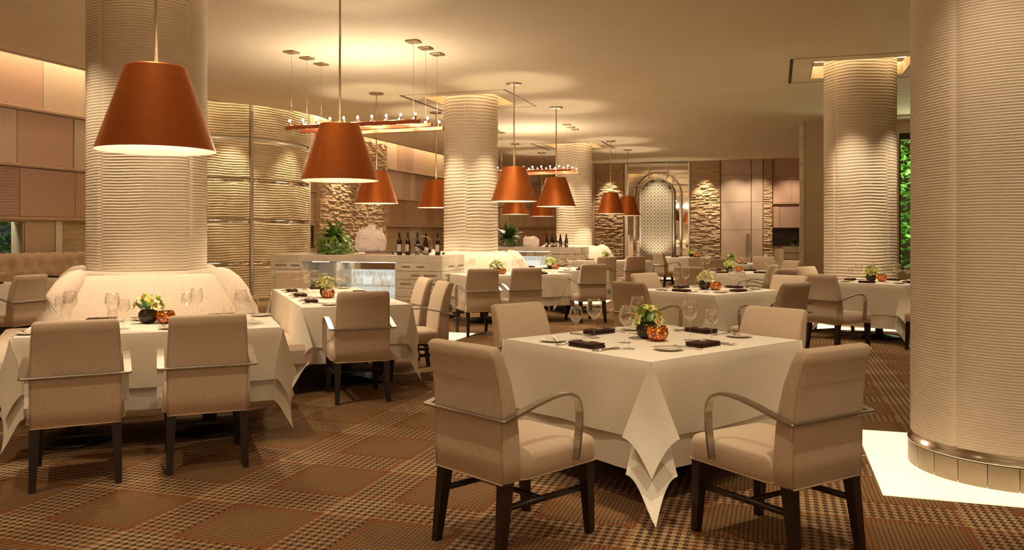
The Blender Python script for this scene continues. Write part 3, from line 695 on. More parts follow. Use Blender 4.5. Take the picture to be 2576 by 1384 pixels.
# ------------------------------------------------------------------ table, cloths
def cloth_mesh(L, Wd, d, z, flare, kflare, seed, clear=.004, HAd=21, pw=1.0):
    rnd = random.Random(seed); mb = MB(); hl, hw = L/2, Wd/2; m = 9; HA = R(HAd)
    p1, p2 = rnd.uniform(0, 6), rnd.uniform(0, 6)
    top = [(sx*hl, sy*hw, z) for sx, sy in ((-1, -1), (1, -1), (1, 1), (-1, 1))]
    mb.add(top, [(0, 1, 2, 3)], False)
    def floorfix(p, out):
        if p.z < clear: ex = clear-p.z; p = p+out*ex*.8; p.z = clear
        return p
    cs = [(-1, -1), (1, -1), (1, 1), (-1, 1)]
    sidecols = {}
    for k in range(4):
        c0, c1 = cs[k], cs[(k+1) % 4]
        P0, P1 = Vector((c0[0]*hl, c0[1]*hw, z)), Vector((c1[0]*hl, c1[1]*hw, z)); t = (P1-P0).normalized(); ln = (P1-P0).length; out = Vector((t.y, -t.x, 0))
        n = max(8, int(ln/.07)); cols = []
        for i in range(n+1):
            q = i/n; e = min(q, 1-q)*ln; colv = []
            for j in range(m+1):
                a = d*j/m; w = sin(q*ln*9+p1+k)*.012+sin(q*ln*17+p2)*.006
                o_ = .004+flare*a + w*(a/d)**1.4*min(1, e/.15)+(.010 if a > 0 else 0)*min(1, a/.02)
                colv.append(floorfix(P0+t*(ln*q)+out*o_-Vector((0, 0, max(0, a-.004))), out))
            cols.append(colv)
        mb.loft(cols, False, smooth=True); sidecols[k] = cols
    for k in range(4):                           # corner kites
        c = cs[k]; P = Vector((c[0]*hl, c[1]*hw, z)); dg = Vector((c[0], c[1], 0)).normalized(); tg = Vector((-dg.y, dg.x, 0)); g = 9; tw = rnd.uniform(-.06, .06)
        rows = []
        for i in range(g+1):
            row = []
            for j in range(g+1):
                aa, bb = d*i/g, d*j/g; r_ = hypot(aa, bb); ph = atan2(bb, aa) if r_ > 0 else pi/4; al = (ph-pi/4)/(pi/4)*HA
                bulge = .035*r_*cos((ph-pi/4)*2)-.02*r_*sin(al*6+p1)
                ot = .012+kflare*r_*(r_/(1.41*d))**pw + bulge*(1 if pw < 1.5 else .4) - (.012 if pw > 1.5 else 0)
                dn = sqrt(max(.01, 1-min(.9, (kflare*(r_/(1.41*d))**pw)**2)))
                row.append(floorfix(P+dg*ot+tg*(r_*sin(al)+tw*r_)-Vector((0, 0, r_*cos(al)*dn)), dg))
            rows.append(row)
        mb.loft(rows, False, smooth=True)
        # folds tucked behind the kite: join kite edges with the side panels
        for edge, sc_ in ((rows[0], 1), ([r[0] for r in rows], -1)):
            pts = edge; colA = sidecols[k][0] if False else None
            best = min(((kk, ii) for kk in range(4) for ii in (0, -1)), key=lambda q: (sidecols[q[0]][q[1]][0]-P).length*1000+(sidecols[q[0]][q[1]][5]-edge[5]).length)
            sd = sidecols[best[0]][best[1]]
            mid = [(p*.5+s*.5)-dg*.012 for p, s in zip(pts, sd)]
            mb.loft([list(pts), mid, list(sd)], False, smooth=True)
    return mb
def table(key, cx_, cy_, ang, L, Wd, d1, d2, phrase, bases=((0, 0),), k1=.28, k2=.45, sq=False):
    root = empty('dining_table', (cx_, cy_, 0), R(ang)); tag(root, 'table with black %s pedestal base under white cloths, the ' % ('square' if sq else 'round')+phrase, 'table', 'pedestal dining tables')
    mb = MB(); mb.bbox((0, 0, .735), (L-.02, Wd-.02, .035), .006); mb.build('table_top', M['darkwood'], root)
    for bx_, by_ in bases:
        mb = MB()
        if sq: mb.loft([[(bx_+s*a, by_+s*b, z) for a, b in ((-1, -1), (1, -1), (1, 1), (-1, 1))] for z, s in ((0, .30), (.015, .30), (.05, .09))], True, True, True)
        else: mb.lathe([(.001, .0), (.27, .0), (.275, .012), (.24, .026), (.08, .05), (.05, .06)], 36, T=Matrix.Translation((bx_, by_, 0)))
        mb.build('base', M['iron'], root)
        mb = MB(); mb.lathe([(.05, .04), (.05, .72)], 16, T=Matrix.Translation((bx_, by_, 0))); mb.build('pedestal', M['iron'], root)
    u = cloth_mesh(L, Wd, d2, .758, .02, k2, hash_(key)+1, HAd=13, pw=3.0).build('tablecloth', M['linen'], None, (cx_, cy_, 0), R(ang)); tag(u, 'longer white under-cloth reaching low, on the '+phrase, 'tablecloth', 'white under-cloths')
    o = cloth_mesh(L+.012, Wd+.012, d1, .764, .07, k1, hash_(key)+2).build('tablecloth', M['linen'], None, (cx_, cy_, 0), R(ang)); tag(o, 'shorter white top cloth with pointed corners, on the '+phrase, 'tablecloth', 'white top cloths')
def hash_(s): return sum(ord(c)*(i+3) for i, c in enumerate(s))
ZT = .7655
# ------------------------------------------------------------------ table ware prototypes
def glass_mesh(h, rb_, bowl, stem=True):
    mb = MB()
    if stem:
        hb = h-bowl; t = .0014
        prof = [(.001, .0), (.034, .0), (.036, .002), (.012, .006), (.004, .014), (.0035, hb-.008), (.010, hb+.002), (rb_*.62, hb+bowl*.14), (rb_*.93, hb+bowl*.34), (rb_, hb+bowl*.50), (rb_*.93, hb+bowl*.75), (rb_*.74, h),
                (rb_*.74-t, h), (rb_*.93-t, hb+bowl*.75), (rb_-t, hb+bowl*.50), (rb_*.93-t, hb+bowl*.34), (rb_*.60-t, hb+bowl*.145), (.006, hb+.012), (.001, hb+.010)]
    else:
        t = .0016; prof = [(.001, 0), (rb_*.75, 0), (rb_*.95, .02), (rb_, .05), (rb_*.85, h), (rb_*.85-t, h), (rb_-t, .05), (rb_*.93-t, .024), (rb_*.6, .012), (.001, .010)]
    mb.lathe(prof, 20); return mb.mesh('wine_glass', M['glass'])
G_BIG = glass_mesh(.245, .049, .125); G_SML = glass_mesh(.205, .041, .100); G_TUM = glass_mesh(.095, .036, 0, False)
mb = MB(); mb.lathe([(.001, .002), (.045, .0), (.052, .003), (.082, .013), (.084, .015), (.080, .0165), (.052, .007), (.001, .006)], 36); ME_PLATE = mb.mesh('bread_plate', M['china'])
def napkin_mesh():
    mb = MB()
    for k, (dx, w, h) in enumerate(((0, .115, .0), (.003, .110, .009), (-.002, .112, .018))):
        loops = []
        for i in range(7):
            x = -.095+.19*i/6; e = .0015*sin(i*1.7+k); rr = .004
            loops.append([(x+dx, -w/2, h+.004+e), (x+dx, -w/2+rr, h+.0005+e*0), (x+dx, w/2-rr, h+.0005), (x+dx, w/2, h+.004+e), (x+dx, w/2-rr, h+.0085+e), (x+dx, -w/2+rr, h+.0085+e)])
        mb.loft(loops, True, True, True, True)
    return mb.mesh('napkin', M['napkin'])
ME_NAP = napkin_mesh()
mb = MB()
zz_ = .0285
mb.tube([(.022*cos(t)*1.2-.004, .017*sin(t), zz_+.001) for t in [2*pi*q/18 for q in range(19)]], .0016, 4)
mb.tube([(-.034+.056*q/16, .011*sin(q*.85)-.002, zz_+.0015) for q in range(17)], .0016, 4)
mb.tube([(-.012+.006*sin(q), -.012+.024*q/8, zz_+.002) for q in range(9)], .0014, 4)
ME_MONO = mb.mesh('monogram', M['thread'])
def cutlery(kind):
    mb = MB()
    if kind == 'knife': mb.bbox((0, -.05, .003), (.011, .10, .005), .002); mb.loft([[(-.006, .0, .002), (.008, 0, .002), (.008, 0, .004), (-.006, 0, .004)], [(-.006, .09, .002), (.008, .085, .002), (.008, .085, .003), (-.006, .09, .003)], [(-.004, .115, .002), (.002, .112, .002), (.002, .112, .003), (-.004, .115, .003)]], True, True, True)
    if kind == 'fork':
        mb.tube([(0, -.10, .003), (0, .03, .005), (0, .05, .004)], [.0055, .003, .003], 5); mb.bbox((0, .062, .005), (.022, .025, .003), .001)
        for x in (-.009, -.003, .003, .009): mb.tube([(x, .07, .005), (x, .10, .007)], .0013, 4)
    if kind == 'spoon':
        mb.tube([(0, -.10, .003), (0, .04, .004)], [.0055, .003], 5); mb.lathe([(.001, .0), (.012, .002), (.019, .006), (.016, .006), (.001, .003)], 12, T=Matrix.Translation((0, .065, .002)) @ Matrix.Diagonal((1, 1.5, 1, 1)))
    return mb.mesh(kind, M['silver'])
ME_CUT = {k: cutlery(k) for k in ('knife', 'fork', 'spoon')}
cnt = {}
def ware(name, me, x, y, z, rz, label, cat, group):
    o = link(name, me, None, (x, y, z), (0, 0, rz)); tag(o, label, cat, group); return o
def setting(x, y, f, seat, tphrase, full=True, glasses=2, plate=True, near=True):
    """x, y: point on the table edge before the seat; f: the way the guest looks"""
    fx, fy = cos(f), sin(f); rx, ry = fy, -fx
    P = lambda r_, i_: (x+rx*r_+fx*i_, y+ry*r_+fy*i_)
    g = lambda n: n+' on the '+tphrase
    rr = random.uniform
    p = P(rr(-.01, .01), .155)
    n = ware('napkin', ME_NAP, *p, ZT, f-pi/2+rr(-.12, .12), 'folded dark brown napkin, %s place, %s' % (seat, tphrase), 'napkin', g('napkins'))
    if near: link('monogram', ME_MONO, n)['label'] = 'beige embroidered monogram'
    if plate:
        p = P(-.30, .17); ware('bread_plate', ME_PLATE, *p, ZT, 0, 'small white bread plate, %s place, %s' % (seat, tphrase), 'plate', g('bread plates'))
        ware('knife', ME_CUT['knife'], *P(-.28, .17), ZT+.0155, f-pi/2+.9, 'butter knife lying on bread plate, %s place, %s' % (seat, tphrase), 'knife', g('butter knives'))
    if full:
        ware('fork', ME_CUT['fork'], *P(-.155, .15), ZT, f-pi/2, 'silver fork left of napkin, %s place, %s' % (seat, tphrase), 'fork', g('forks'))
        ware('knife', ME_CUT['knife'], *P(.135, .15), ZT, f-pi/2, 'silver dinner knife right of napkin, %s place, %s' % (seat, tphrase), 'knife', g('dinner knives'))
        ware('spoon', ME_CUT['spoon'], *P(.165, .15), ZT, f-pi/2, 'silver spoon beside the knife, %s place, %s' % (seat, tphrase), 'spoon', g('spoons'))
    if glasses: 
        ware('wine_glass', G_BIG, *P(.17+rr(-.01, .01), .37+rr(-.02, .02)), ZT, 0, 'tall stemmed wine glass, %s place, %s' % (seat, tphrase), 'glass', g('tall wine glasses'))
        if glasses > 1: ware('wine_glass', G_SML, *P(.25+rr(-.01, .01), .28), ZT, 0, 'smaller stemmed glass, %s place, %s' % (seat, tphrase), 'glass', g('smaller wine glasses'))
# flowers
def petal(L_, w, up):
    return [(0, 0, 0), (L_*.35, w/2, up*.5), (L_*.75, w*.42, up), (L_, 0, up*.8), (L_*.75, -w*.42, up), (L_*.35, -w/2, up*.5), (L_*.5, 0, up*.35)], [(0, 6, 1), (1, 6, 2), (2, 6, 3), (3, 6, 4), (4, 6, 5), (5, 6, 0)]
mb = MB()
for q in range(5):
    vs, fs = petal(.042, .026, .012); mb.add(vs, fs, True, Matrix.Rotation(2*pi*q/5+.3, 4, 'Z'))
ME_BLOOM = mb.mesh('blossom', M['petal'])
ME_BLOOM2 = ME_BLOOM.copy(); ME_BLOOM2.name = 'blossom_yellow'; ME_BLOOM2.materials.clear(); ME_BLOOM2.materials.append(M['petal2'])
mb = MB(); mb.lathe([(.001, .0), (.008, .004), (.011, .014), (.008, .017), (.001, .008)], 8); ME_LIP = mb.mesh('lip', M['lip'])
mb = MB()
for s in (1,):
    vs, fs = petal(.085, .036, .018); mb.add(vs, fs, True)
ME_LEAF = mb.mesh('leaf', M['leaf'])
mb = MB(); mb.lathe([(.001, 0), (.012, .002), (.018, .010), (.019, .017), (.012, .029), (.001, .033)], 12); ME_LIME = mb.mesh('lime', M['lime'])
mb = MB(); mb.lathe([(.001, 0), (.035, .0), (.058, .018), (.070, .048), (.066, .078), (.052, .098), (.048, .098), (.060, .075), (.064, .05), (.001, .02)], 32); ME_VASE = mb.mesh('vase', M['vase'])
mb = MB(); mb.lathe([(.001, 0), (.034, .0), (.056, .016), (.066, .046), (.062, .074), (.050, .092), (.047, .092), (.058, .074), (.061, .046), (.050, .018), (.001, .008)], 32); ME_VOT = mb.mesh('candle_holder', M['votive'])
mb = MB(); mb.lathe([(.001, .01), (.022, .01), (.022, .030), (.001, .032)], 12); ME_WAX = mb.mesh('candle', M['wax'])
mb = MB(); mb.lathe([(.001, .032), (.009, .042), (.0075, .054), (.001, .072)], 8); ME_FLAME = mb.mesh('flame', M['flame'])
def centrepiece(x, y, phrase, style=0, near=True, dx=.115, ang=None, dy=None):
    rnd = random.Random(hash_(phrase)); g = lambda n: n
    v = empty('flower_vase', (x, y, ZT)); look = ['lime green orchids', 'green and yellow flowers with limes', 'pale green blossoms', 'green leaves and small flowers'][style]
    tag(v, 'dark round vase of %s on the %s' % (look, phrase), 'vase', 'flower vases'); link('vase', ME_VASE, v)
    nb = 16 if near else 10
    for k in range(nb):
        t = rnd.uniform(0, 6.28); e = R(90) - R(85)*sqrt((k+.5)/nb); rr_ = .088; c = Vector((rr_*cos(e)*cos(t+k*2.4), rr_*cos(e)*sin(t+k*2.4), .105+rr_*sin(e)*1.0))
        d = Vector((c.x, c.y, c.z-.09)).normalized(); rot = d.to_track_quat('Z', 'X').to_euler()
        if style == 1 and k % 3 == 0: link('lime', ME_LIME, v, c, rot); continue
        b_ = link('blossom', ME_BLOOM2 if (style == 1 and k % 3 == 1) or (style == 0 and k % 5 == 4) else ME_BLOOM, v, c, rot, 1.2 if near else 1.45)
        if near: link('lip', ME_LIP, b_)
    for k in range(8 if near else 6):
        t = k*2.4+rnd.uniform(0, .6); up = rnd.uniform(.25, .9)+(.35 if style in (1, 3) and k % 3 == 0 else 0); c = Vector((.035*cos(t), .035*sin(t), .095))
        o = link('leaf', ME_LEAF, v, c, (rnd.uniform(-.5, .5), -up, t), 1.05 if near else 1.3)
    a = ang if ang is not None else -.5
    cx2, cy2 = x+dx*cos(a), y+dx*sin(a)
    c = empty('candle_holder', (cx2, cy2, ZT)); tag(c, 'amber mosaic glass candle holder, candle lit, on the '+phrase, 'candle', 'amber candle holders')
    link('holder', ME_VOT, c); link('candle', ME_WAX, c); link('flame', ME_FLAME, c)
    light('POINT', (cx2, cy2, ZT+.062), 0.09, (1, .62, .28), .008, name='candle_light')

# ------------------------------------------------------------------ place the tables
E1 = R(21.5)
def tpos(cx_, cy_, ang, lx, ly): c, s = cos(ang), sin(ang); return cx_+lx*c-ly*s, cy_+lx*s+ly*c
# 1 near left
t1 = 'near left table'
T1 = (-2.57, 5.95)
table('t1', *T1, 21.5, 1.63, 1.02, .36, .50, t1, bases=((-.52, -.10), (.36, -.10)), k1=.07, k2=.14)
for lx, ly, f, nm in ((-.45, -.51, 90, 'front left'), (.40, -.51, 90, 'front right'), (-.40, .51, -90, 'back left'), (.45, .51, -90, 'back right')):
    setting(*tpos(*T1, E1, lx, ly), E1+R(f), nm, t1)
ware('tumbler', G_TUM, -2.17, 6.28, ZT, 0, 'low clear tumbler at the back right of the near left table', 'glass', 'tumblers')
ware('tumbler', G_TUM, -2.96, 6.10, ZT, 0, 'low clear tumbler left of the flowers on the near left table', 'glass', 'tumblers')
centrepiece(-2.66, 6.02, t1, 1, dx=.135, ang=-.1)
chair(-2.556, 4.837, 116.9, 'leftmost foreground armchair seen from behind at the near left table')
chair(-1.924, 5.169, 113.4, 'second foreground armchair from the left, back to the camera')
# 2 long table by credenza
t2 = 'long table by the credenza'
T2 = (-1.88, 8.68)
table('t2', *T2, 21.5, .98, 2.62, .36, .50, t2, bases=((0, -.75), (0, .75)), k1=.07, k2=.14, sq=True)
for lx, ly, f, nm in ((.08, -1.31, 90, 'near end'), (0, 1.31, -90, 'far end'), (-.49, -.75, 0, 'left near'), (-.49, .05, 0, 'left middle'), (-.49, .8, 0, 'left far'), (.49, -.55, 180, 'right near'), (.49, .3, 180, 'right far')):
    setting(*tpos(*T2, E1, lx, ly), E1+R(f), nm, t2, glasses=2 if 'mid' not in nm else 1)
centrepiece(*tpos(*T2, E1, -.10, -.15), t2, 2, dx=.13, ang=-1.2)
chair(-1.337, 7.139, 109.8, 'armchair with its back to camera at the near end of the credenza table')
chair(-.95, 8.22, 201, 'nearer of two side-on armchairs right of the credenza table')
chair(-1.22, 8.92, 201, 'farther of two side-on armchairs right of the credenza table')
chair(-2.72, 10.25, 288, 'armchair at the far end of the credenza table, facing the camera')
# 3 nearest right
t3 = 'nearest right table'
T3 = (.865, 5.098)
table('t3', *T3, 39.2, 1.36, 1.18, .40, .57, t3, k1=.26, k2=.50)
A3 = R(39.2)
setting(.32, 4.66, R(41), 'front left', t3, glasses=0); setting(1.22, 4.69, R(129), 'front right', t3, glasses=0)
setting(.48, 5.54, R(309), 'back left', t3, glasses=0); setting(1.38, 5.56, R(219), 'back right', t3, glasses=0)
for px, py, me, lb in ((1449, 855, G_SML, 'leftmost smaller glass'), (1495, 850, G_BIG, 'second glass from the left, tall'), (1581, 877, G_BIG, 'tall wine glass left of the flowers, nearest'),
        (1573, 862, G_SML, 'smaller glass just behind the one by the flowers'), (1604, 840, G_BIG, 'tall wine glass behind the flowers'), (1736, 856, G_BIG, 'tall wine glass right of the candle'), (1790, 864, G_SML, 'rightmost smaller glass')):
    Y = (HC-ZT)*F/(py-CY); ware('wine_glass', me, (px-CX)/F*Y, Y, ZT, 0, lb+' on the nearest right table', 'glass', 'wine glasses on the nearest right table')
centrepiece(.845, 5.15, t3, 0, dx=.125, ang=-1.2)
chair(-.009, 3.849, 43.9, 'foreground armchair left of the nearest right table, turned away')
chair(1.231, 3.778, 121.6, 'foreground armchair right of the nearest right table, turned away')
chair(.22, 5.50, 309, 'armchair at the back left side of the nearest right table')
chair(1.50, 5.20, 219, 'armchair at the back right side of the nearest right table')
# 4 second right
t4 = 'second right table'
T4 = (2.30, 9.62)
table('t4', *T4, 39, 1.30, 1.12, .40, .57, t4, k1=.2, k2=.4)
A4 = R(39)
for lx, ly, f, nm in ((-.65, 0, 0, 'front left'), (0, -.56, 90, 'front right'), (0, .56, -90, 'back left'), (.65, 0, 180, 'back right')):
    setting(*tpos(*T4, A4, lx, ly), A4+R(f), nm, t4)
centrepiece(2.26, 9.66, t4, 0, dx=.14, ang=-.7)
chair(1.39, 8.40, 38, 'armchair at front left of the second right table, arm raised into view')
chair(2.63, 8.36, 128, 'armchair at front right of the second right table, turned away')
chair(1.80, 9.85, 309, 'armchair at back left of the second right table, top only visible')
chair(3.00, 9.35, 219, 'armchair at back right of the second right table')
# 5 third right
t5 = 'third right table'
T5 = (3.85, 14.1); A5 = R(-6)
table('t5', *T5, -6, 1.25, 1.12, .38, .55, t5, k1=.2, k2=.3)
for lx, ly, f, nm in ((-.3, -.56, 90, 'front left'), (.3, -.56, 90, 'front right'), (-.3, .56, -90, 'back left'), (.3, .56, -90, 'back right')):
    setting(*tpos(*T5, A5, lx, ly), A5+R(f), nm, t5, full=False)
centrepiece(3.75, 14.2, t5, 3, near=False, dx=.16, ang=-.2)
chair_px(1731, 673, 60, 'armchair just behind the second right table, left of the third')
chair_px(1953, 668, 150, 'armchair right of the third right table, small and shaded')
chair_px(1985, 678, 125, 'brightly lit armchair right of the third right table')
chair_px(1997, 656, 200, 'small armchair before the white side cabinet')
chair_px(1920, 646, 262, 'armchair behind the third right table facing the camera')
chair(4.5, 11.85, 310, 'armchair left behind the table by the window')
# 6 far table before mirror
t6 = 'table before the mirror wall'
T6 = (4.95, 23.2)
table('t6', *T6, -18, 1.3, 1.1, .38, .55, t6, k1=.15, k2=.2)
for lx, ly, f, nm in ((-.3, -.55, 90, 'front left'), (.3, -.55, 90, 'front right'), (-.3, .55, -90, 'back left'), (.3, .55, -90, 'back right')):
    setting(*tpos(*T6, R(-18), lx, ly), R(-18)+R(f), nm, t6, full=False, plate=False)
centrepiece(5.05, 23.2, t6, 3, near=False, dx=.16, ang=-.2)
chair(3.95, 20.9, 25, 'side-on armchair with arm showing, before the lattice screen')
chair_px(1750, 650, 300, 'armchair in front of the far mirror table')
chair_px(1800, 652, 80, 'far armchair left of the crowd of glasses')
t6b = 'table below the far doors'
T6b = (4.75, 18.2)
table('t6b', *T6b, -10, 1.25, 1.1, .38, .55, t6b, k1=.15, k2=.2)
for lx, ly, f, nm in ((-.3, -.55, 90, 'front left'), (.3, -.55, 90, 'front right'), (-.3, .55, -90, 'back left'), (.3, .55, -90, 'back right')):
    setting(*tpos(*T6b, R(-10), lx, ly), R(-10)+R(f), nm, t6b, full=False, plate=False)
centrepiece(4.85, 18.2, t6b, 3, near=False, dx=.16, ang=-.2)
# 7 table by the window column
t7 = 'table by the window column'
T7 = (5.02, 11.25)
table('t7', *T7, 43, 1.12, 1.12, .40, .57, t7, k1=.3, k2=.3)
A7 = R(43)
for lx, ly, f, nm in ((-.56, 0, 0, 'front left'), (0, -.56, 90, 'front right'), (0, .56, -90, 'back left'), (.56, 0, 180, 'back right')):
    setting(*tpos(*T7, A7, lx, ly), A7+R(f), nm, t7, full=False)
centrepiece(4.93, 11.3, t7, 3, dx=.14, ang=-.3)
chair(3.93, 9.98, 30, 'armchair left of the table by the garden window, arm visible')
chair(5.22, 10.05, 140, 'armchair partly hidden behind the nearest column')
# 8 near middle column
t8 = 'table below the middle column'
T8 = (-.05, 13.5)
table('t8', *T8, 21.5, 1.75, 1.0, .36, .5, t8, bases=((-.45, 0), (.45, 0)), k1=.07, k2=.14)
for lx, ly, f, nm in ((-.42, -.5, 90, 'front left'), (.42, -.5, 90, 'front right'), (-.42, .5, -90, 'back left'), (.42, .5, -90, 'back right')):
    setting(*tpos(*T8, E1, lx, ly), E1+R(f), nm, t8, full=False)
centrepiece(-.25, 13.45, t8, 3, near=False, dx=.15, ang=-.9)
chair_px(1218, 678, 108, 'left one of two armchairs below the middle column, backs to camera')
chair_px(1328, 676, 108, 'right one of two armchairs below the middle column, backs to camera')
t9 = 'long table beyond middle column'
T9 = (.83, 15.75)
table('t9', *T9, 21.5, .98, 2.4, .36, .5, t9, bases=((0, -.7), (0, .7)), k1=.14, k2=.3, sq=True)
for lx, ly, f, nm in ((.05, -1.2, 90, 'near end'), (-.49, -.4, 0, 'left near'), (-.49, .4, 0, 'left far'), (.49, -.5, 180, 'right near'), (.49, .4, 180, 'right far')):
    setting(*tpos(*T9, E1, lx, ly), E1+R(f), nm, t9, full=False)
centrepiece(.72, 15.3, t9, 2, near=False, dx=.16, ang=-1.0)
chair_px(1497, 666, 110, 'armchair with open left arm at the long table beyond the column')
t10 = 'table at the distant column'
T10 = (2.45, 20.3)
table('t10', *T10, 21.5, 1.75, 1.0, .36, .5, t10, bases=((-.45, 0), (.45, 0)), k1=.07, k2=.14)
for lx, ly, f, nm in ((-.42, -.5, 90, 'front left'), (.42, -.5, 90, 'front right'), (-.42, .5, -90, 'back left'), (.42, .5, -90, 'back right')):
    setting(*tpos(*T10, E1, lx, ly), E1+R(f), nm, t10, full=False, plate=False)
centrepiece(2.3, 20.3, t10, 2, near=False, dx=.16, ang=-1.0)
chair_px(1528, 647, 108, 'left one of two distant armchairs, backs to camera, by far column')
chair_px(1602, 646, 108, 'right one of two distant armchairs, backs to camera, by far column')
# two tables at the tufted bench
for (x, y, ph) in ((-7.02, 10.78, 'small table at far left edge'), (-6.72, 12.55, 'small table behind left column')):
    table('ta%d' % int(y), x, y, -17.7, .95, .9, .36, .5, ph, k1=.15, k2=.2)
    setting(*tpos(x, y, -R(17.7), -.0, -.45), R(72.3), 'near', ph, full=False, plate=False); setting(*tpos(x, y, -R(17.7), .47, 0), R(162.3), 'right', ph, full=False)
chair(-5.93, 9.75, 164, 'pale armchair at far left facing the tufted bench')

# ------------------------------------------------------------------ round benches around the columns
def column_bench(a, b, label):
    c = W2(a, b); root = empty('column_bench', c, R(27)); tag(root, label, 'bench', 'benches around columns')
    prof = [(.80, 1.03, .62), (.84, 1.06, .64)]
    zs = [(.44, .88), (.60, .855), (.75, .815), (.88, .76), (.98, .70), (1.035, .65), (1.06, .61), (1.055, .56)]
    for k in range(4):
        T = Matrix.Rotation(k*pi/2, 4, 'Z'); mb = MB()
        loops = []
        for z, h in zs:
            w = h-.10; loops.append([(-w, -h, z), (-w*.5, -h-.01, z), (0, -h-.012, z), (w*.5, -h-.01, z), (w, -h, z)])
        mb.loft(loops, False, smooth=True, T=T); mb.build('back_cushion', M['boucle'], root)
        mb = MB(); mb.tube([(T @ Vector((h-.055, -h+.055, z-.02))) for z, h in zs], [.085, .105, .115, .12, .115, .10, .075, .04], 14); mb.build('bolster', M['boucle'], root)
    mb = MB(); mb.loft([[(sx*s, sy*s, z) for sx, sy in ((-1, -1), (1, -1), (1, 1), (-1, 1))] for z, s in ((.28, 1.25), (.40, 1.27), (.45, 1.25), (.46, 1.20), (.46, .85))], True, True, True); mb.build('seat', M['boucle'], root)
    mb = MB(); mb.loft([[(sx*s, sy*s, z) for sx, sy in ((-1, -1), (1, -1), (1, 1), (-1, 1))] for z, s in ((0, 1.15), (.28, 1.15))], True, True, True); mb.build('base', M['darkwood'], root)
    mb = MB(); mb.lathe([(.60, 1.02), (.60, 1.075), (.53, 1.085), (.53, 1.0)], 48); mb.build('top_ring', M['boucle'], root)
column_bench(6.37, -5.66, 'pale upholstered bench wrapped around the thick left column')
column_bench(14.99, -5.64, 'pale upholstered bench wrapped around the middle column')
column_bench(23.6, -5.64, 'pale upholstered bench around the most distant column')

# ------------------------------------------------------------------ marble credenzas
def credenza(cx_, cy_, Lc, D, label, which):
    """cx_, cy_: near right front corner; runs left along -v, depth along u"""
    root = empty('credenza', (cx_, cy_, 0), RZ); tag(root, label, 'credenza', 'marble credenzas')
    H = 1.06; xr = 0; rnd = random.Random(5+which)
    def B(name, x0, x1, y0, y1, z0, z1, mat, par=root, r=.003):
        mb = MB(); mb.bbox(((x0+x1)/2, (y0+y1)/2, (z0+z1)/2), (x1-x0, y1-y0, z1-z0), r); return mb.build(name, M[mat], par)
    B('top_slab', -Lc, 0, 0, D, H-.115, H, 'marble')
    xa, xb = -.84, -Lc+.62
    for x0, x1, nm in ((xa, 0, 'right'), (-Lc, xb, 'left')):
        core = B('core', x0+.012, x1-.012, .012, D-.012, .10, H-.115, 'slot')
        nz = 6; h = (H-.115-.10)/nz
        for k in range(nz):
            B('marble_course', x0, x1, 0, D, .10+k*h+.004, .10+(k+1)*h-.002, 'marble')
        for k in range(nz):
            for q in range(3 if x1-x0 > .7 else 2):
                w = rnd.uniform(.14, .24); cxq = x0+(x1-x0)*(q+.5+(.25 if k % 2 else -.1))/(3.2 if x1-x0 > .7 else 2.2); z = .10+(k+.52)*h
                if cxq+w/2 > x1-.02 or cxq-w/2 < x0+.02: continue
                B('brick_slot', cxq-w/2, cxq+w/2, -.004, .02, z-.012, z+.012, 'slot', root, .002)
            if x1 == 0:
                for q in range(2):
                    yq = D*(.28+.42*q)+(.12 if k % 2 else 0); w = rnd.uniform(.22, .36); z = .10+(k+.52)*h
                    B('brick_slot', -.02, .004, yq-w/2, min(yq+w/2, D-.03), z-.012, z+.012, 'slot', root, .002)
    B('plinth', -Lc+.1, -.1, .08, D-.08, .0, .10, 'darkwood')
    B('back_panel', xb+.64, xa, D*.55, D*.58, .10, H-.115, 'lit_shelf'); B('back_panel', xb, xb+.63, D*.55, D*.58, .10, H-.115, 'niche')
    B('divider', xb+.62, xb+.66, .02, D*.55, .10, H-.115, 'marble')
    B('floor_shelf', xb, xa, .02, D*.55, .10, .14, 'marble')
    B('mirror_strip', xb+.66, xa, .34, .36, H-.25, H-.12, 'chrome')
    B('glass_shelf', xb+.66, xa, .03, D*.54, .545, .557, 'shelfglass')
    B('glass_shelf', xb, xb+.62, .03, D*.54, .545, .557, 'shelfglass')
    Z = Matrix.Translation((cx_, cy_, 0)) @ Matrix.Rotation(RZ, 4, 'Z')
    n = 8
    for sh, z in enumerate((.558, .1405)):
        for k in range(n):
            x = xb+.80+(xa-xb-.95)*k/(n-1)
            p = Z @ Vector((x, .18+.06*(k % 2), z))
            if k in (5, 6, 7) and sh == 0 and k != 5:
                ware('carafe', ME_CARAFE, p.x, p.y, z, 0, 'clear glass carafe, %s, on the glass shelf of the %s credenza' % ('leftmost' if k == 6 else 'rightmost', ['near', 'far'][which]), 'carafe', 'carafes in the credenza')
            else:
                ware('wine_glass', G_BIG, p.x, p.y, z, 0, '%s wine glass from left on the %s shelf of the %s credenza' % (['first', 'second', 'third', 'fourth', 'fifth', 'sixth', 'seventh', 'last'][k], ['glass', 'bottom'][sh], ['near', 'far'][which]), 'glass', 'row on the %s shelf of the %s credenza' % (['glass', 'bottom'][sh], ['near', 'far'][which]))
    B('light_strip', xb+.70, xa-.03, .10, .13, H-.125, H-.116, 'strip')
    B('light_strip', xb+.15, xb+.47, .10, .13, H-.125, H-.116, 'strip')
    return Z, H, Lc
mb = MB(); mb.lathe([(.001, 0), (.05, .0), (.062, .02), (.058, .07), (.022, .14), (.018, .17), (.034, .225), (.0325, .225), (.016, .17), (.020, .14), (.055, .07), (.058, .022), (.001, .01)], 20); ME_CARAFE = mb.mesh('carafe', M['glass'])
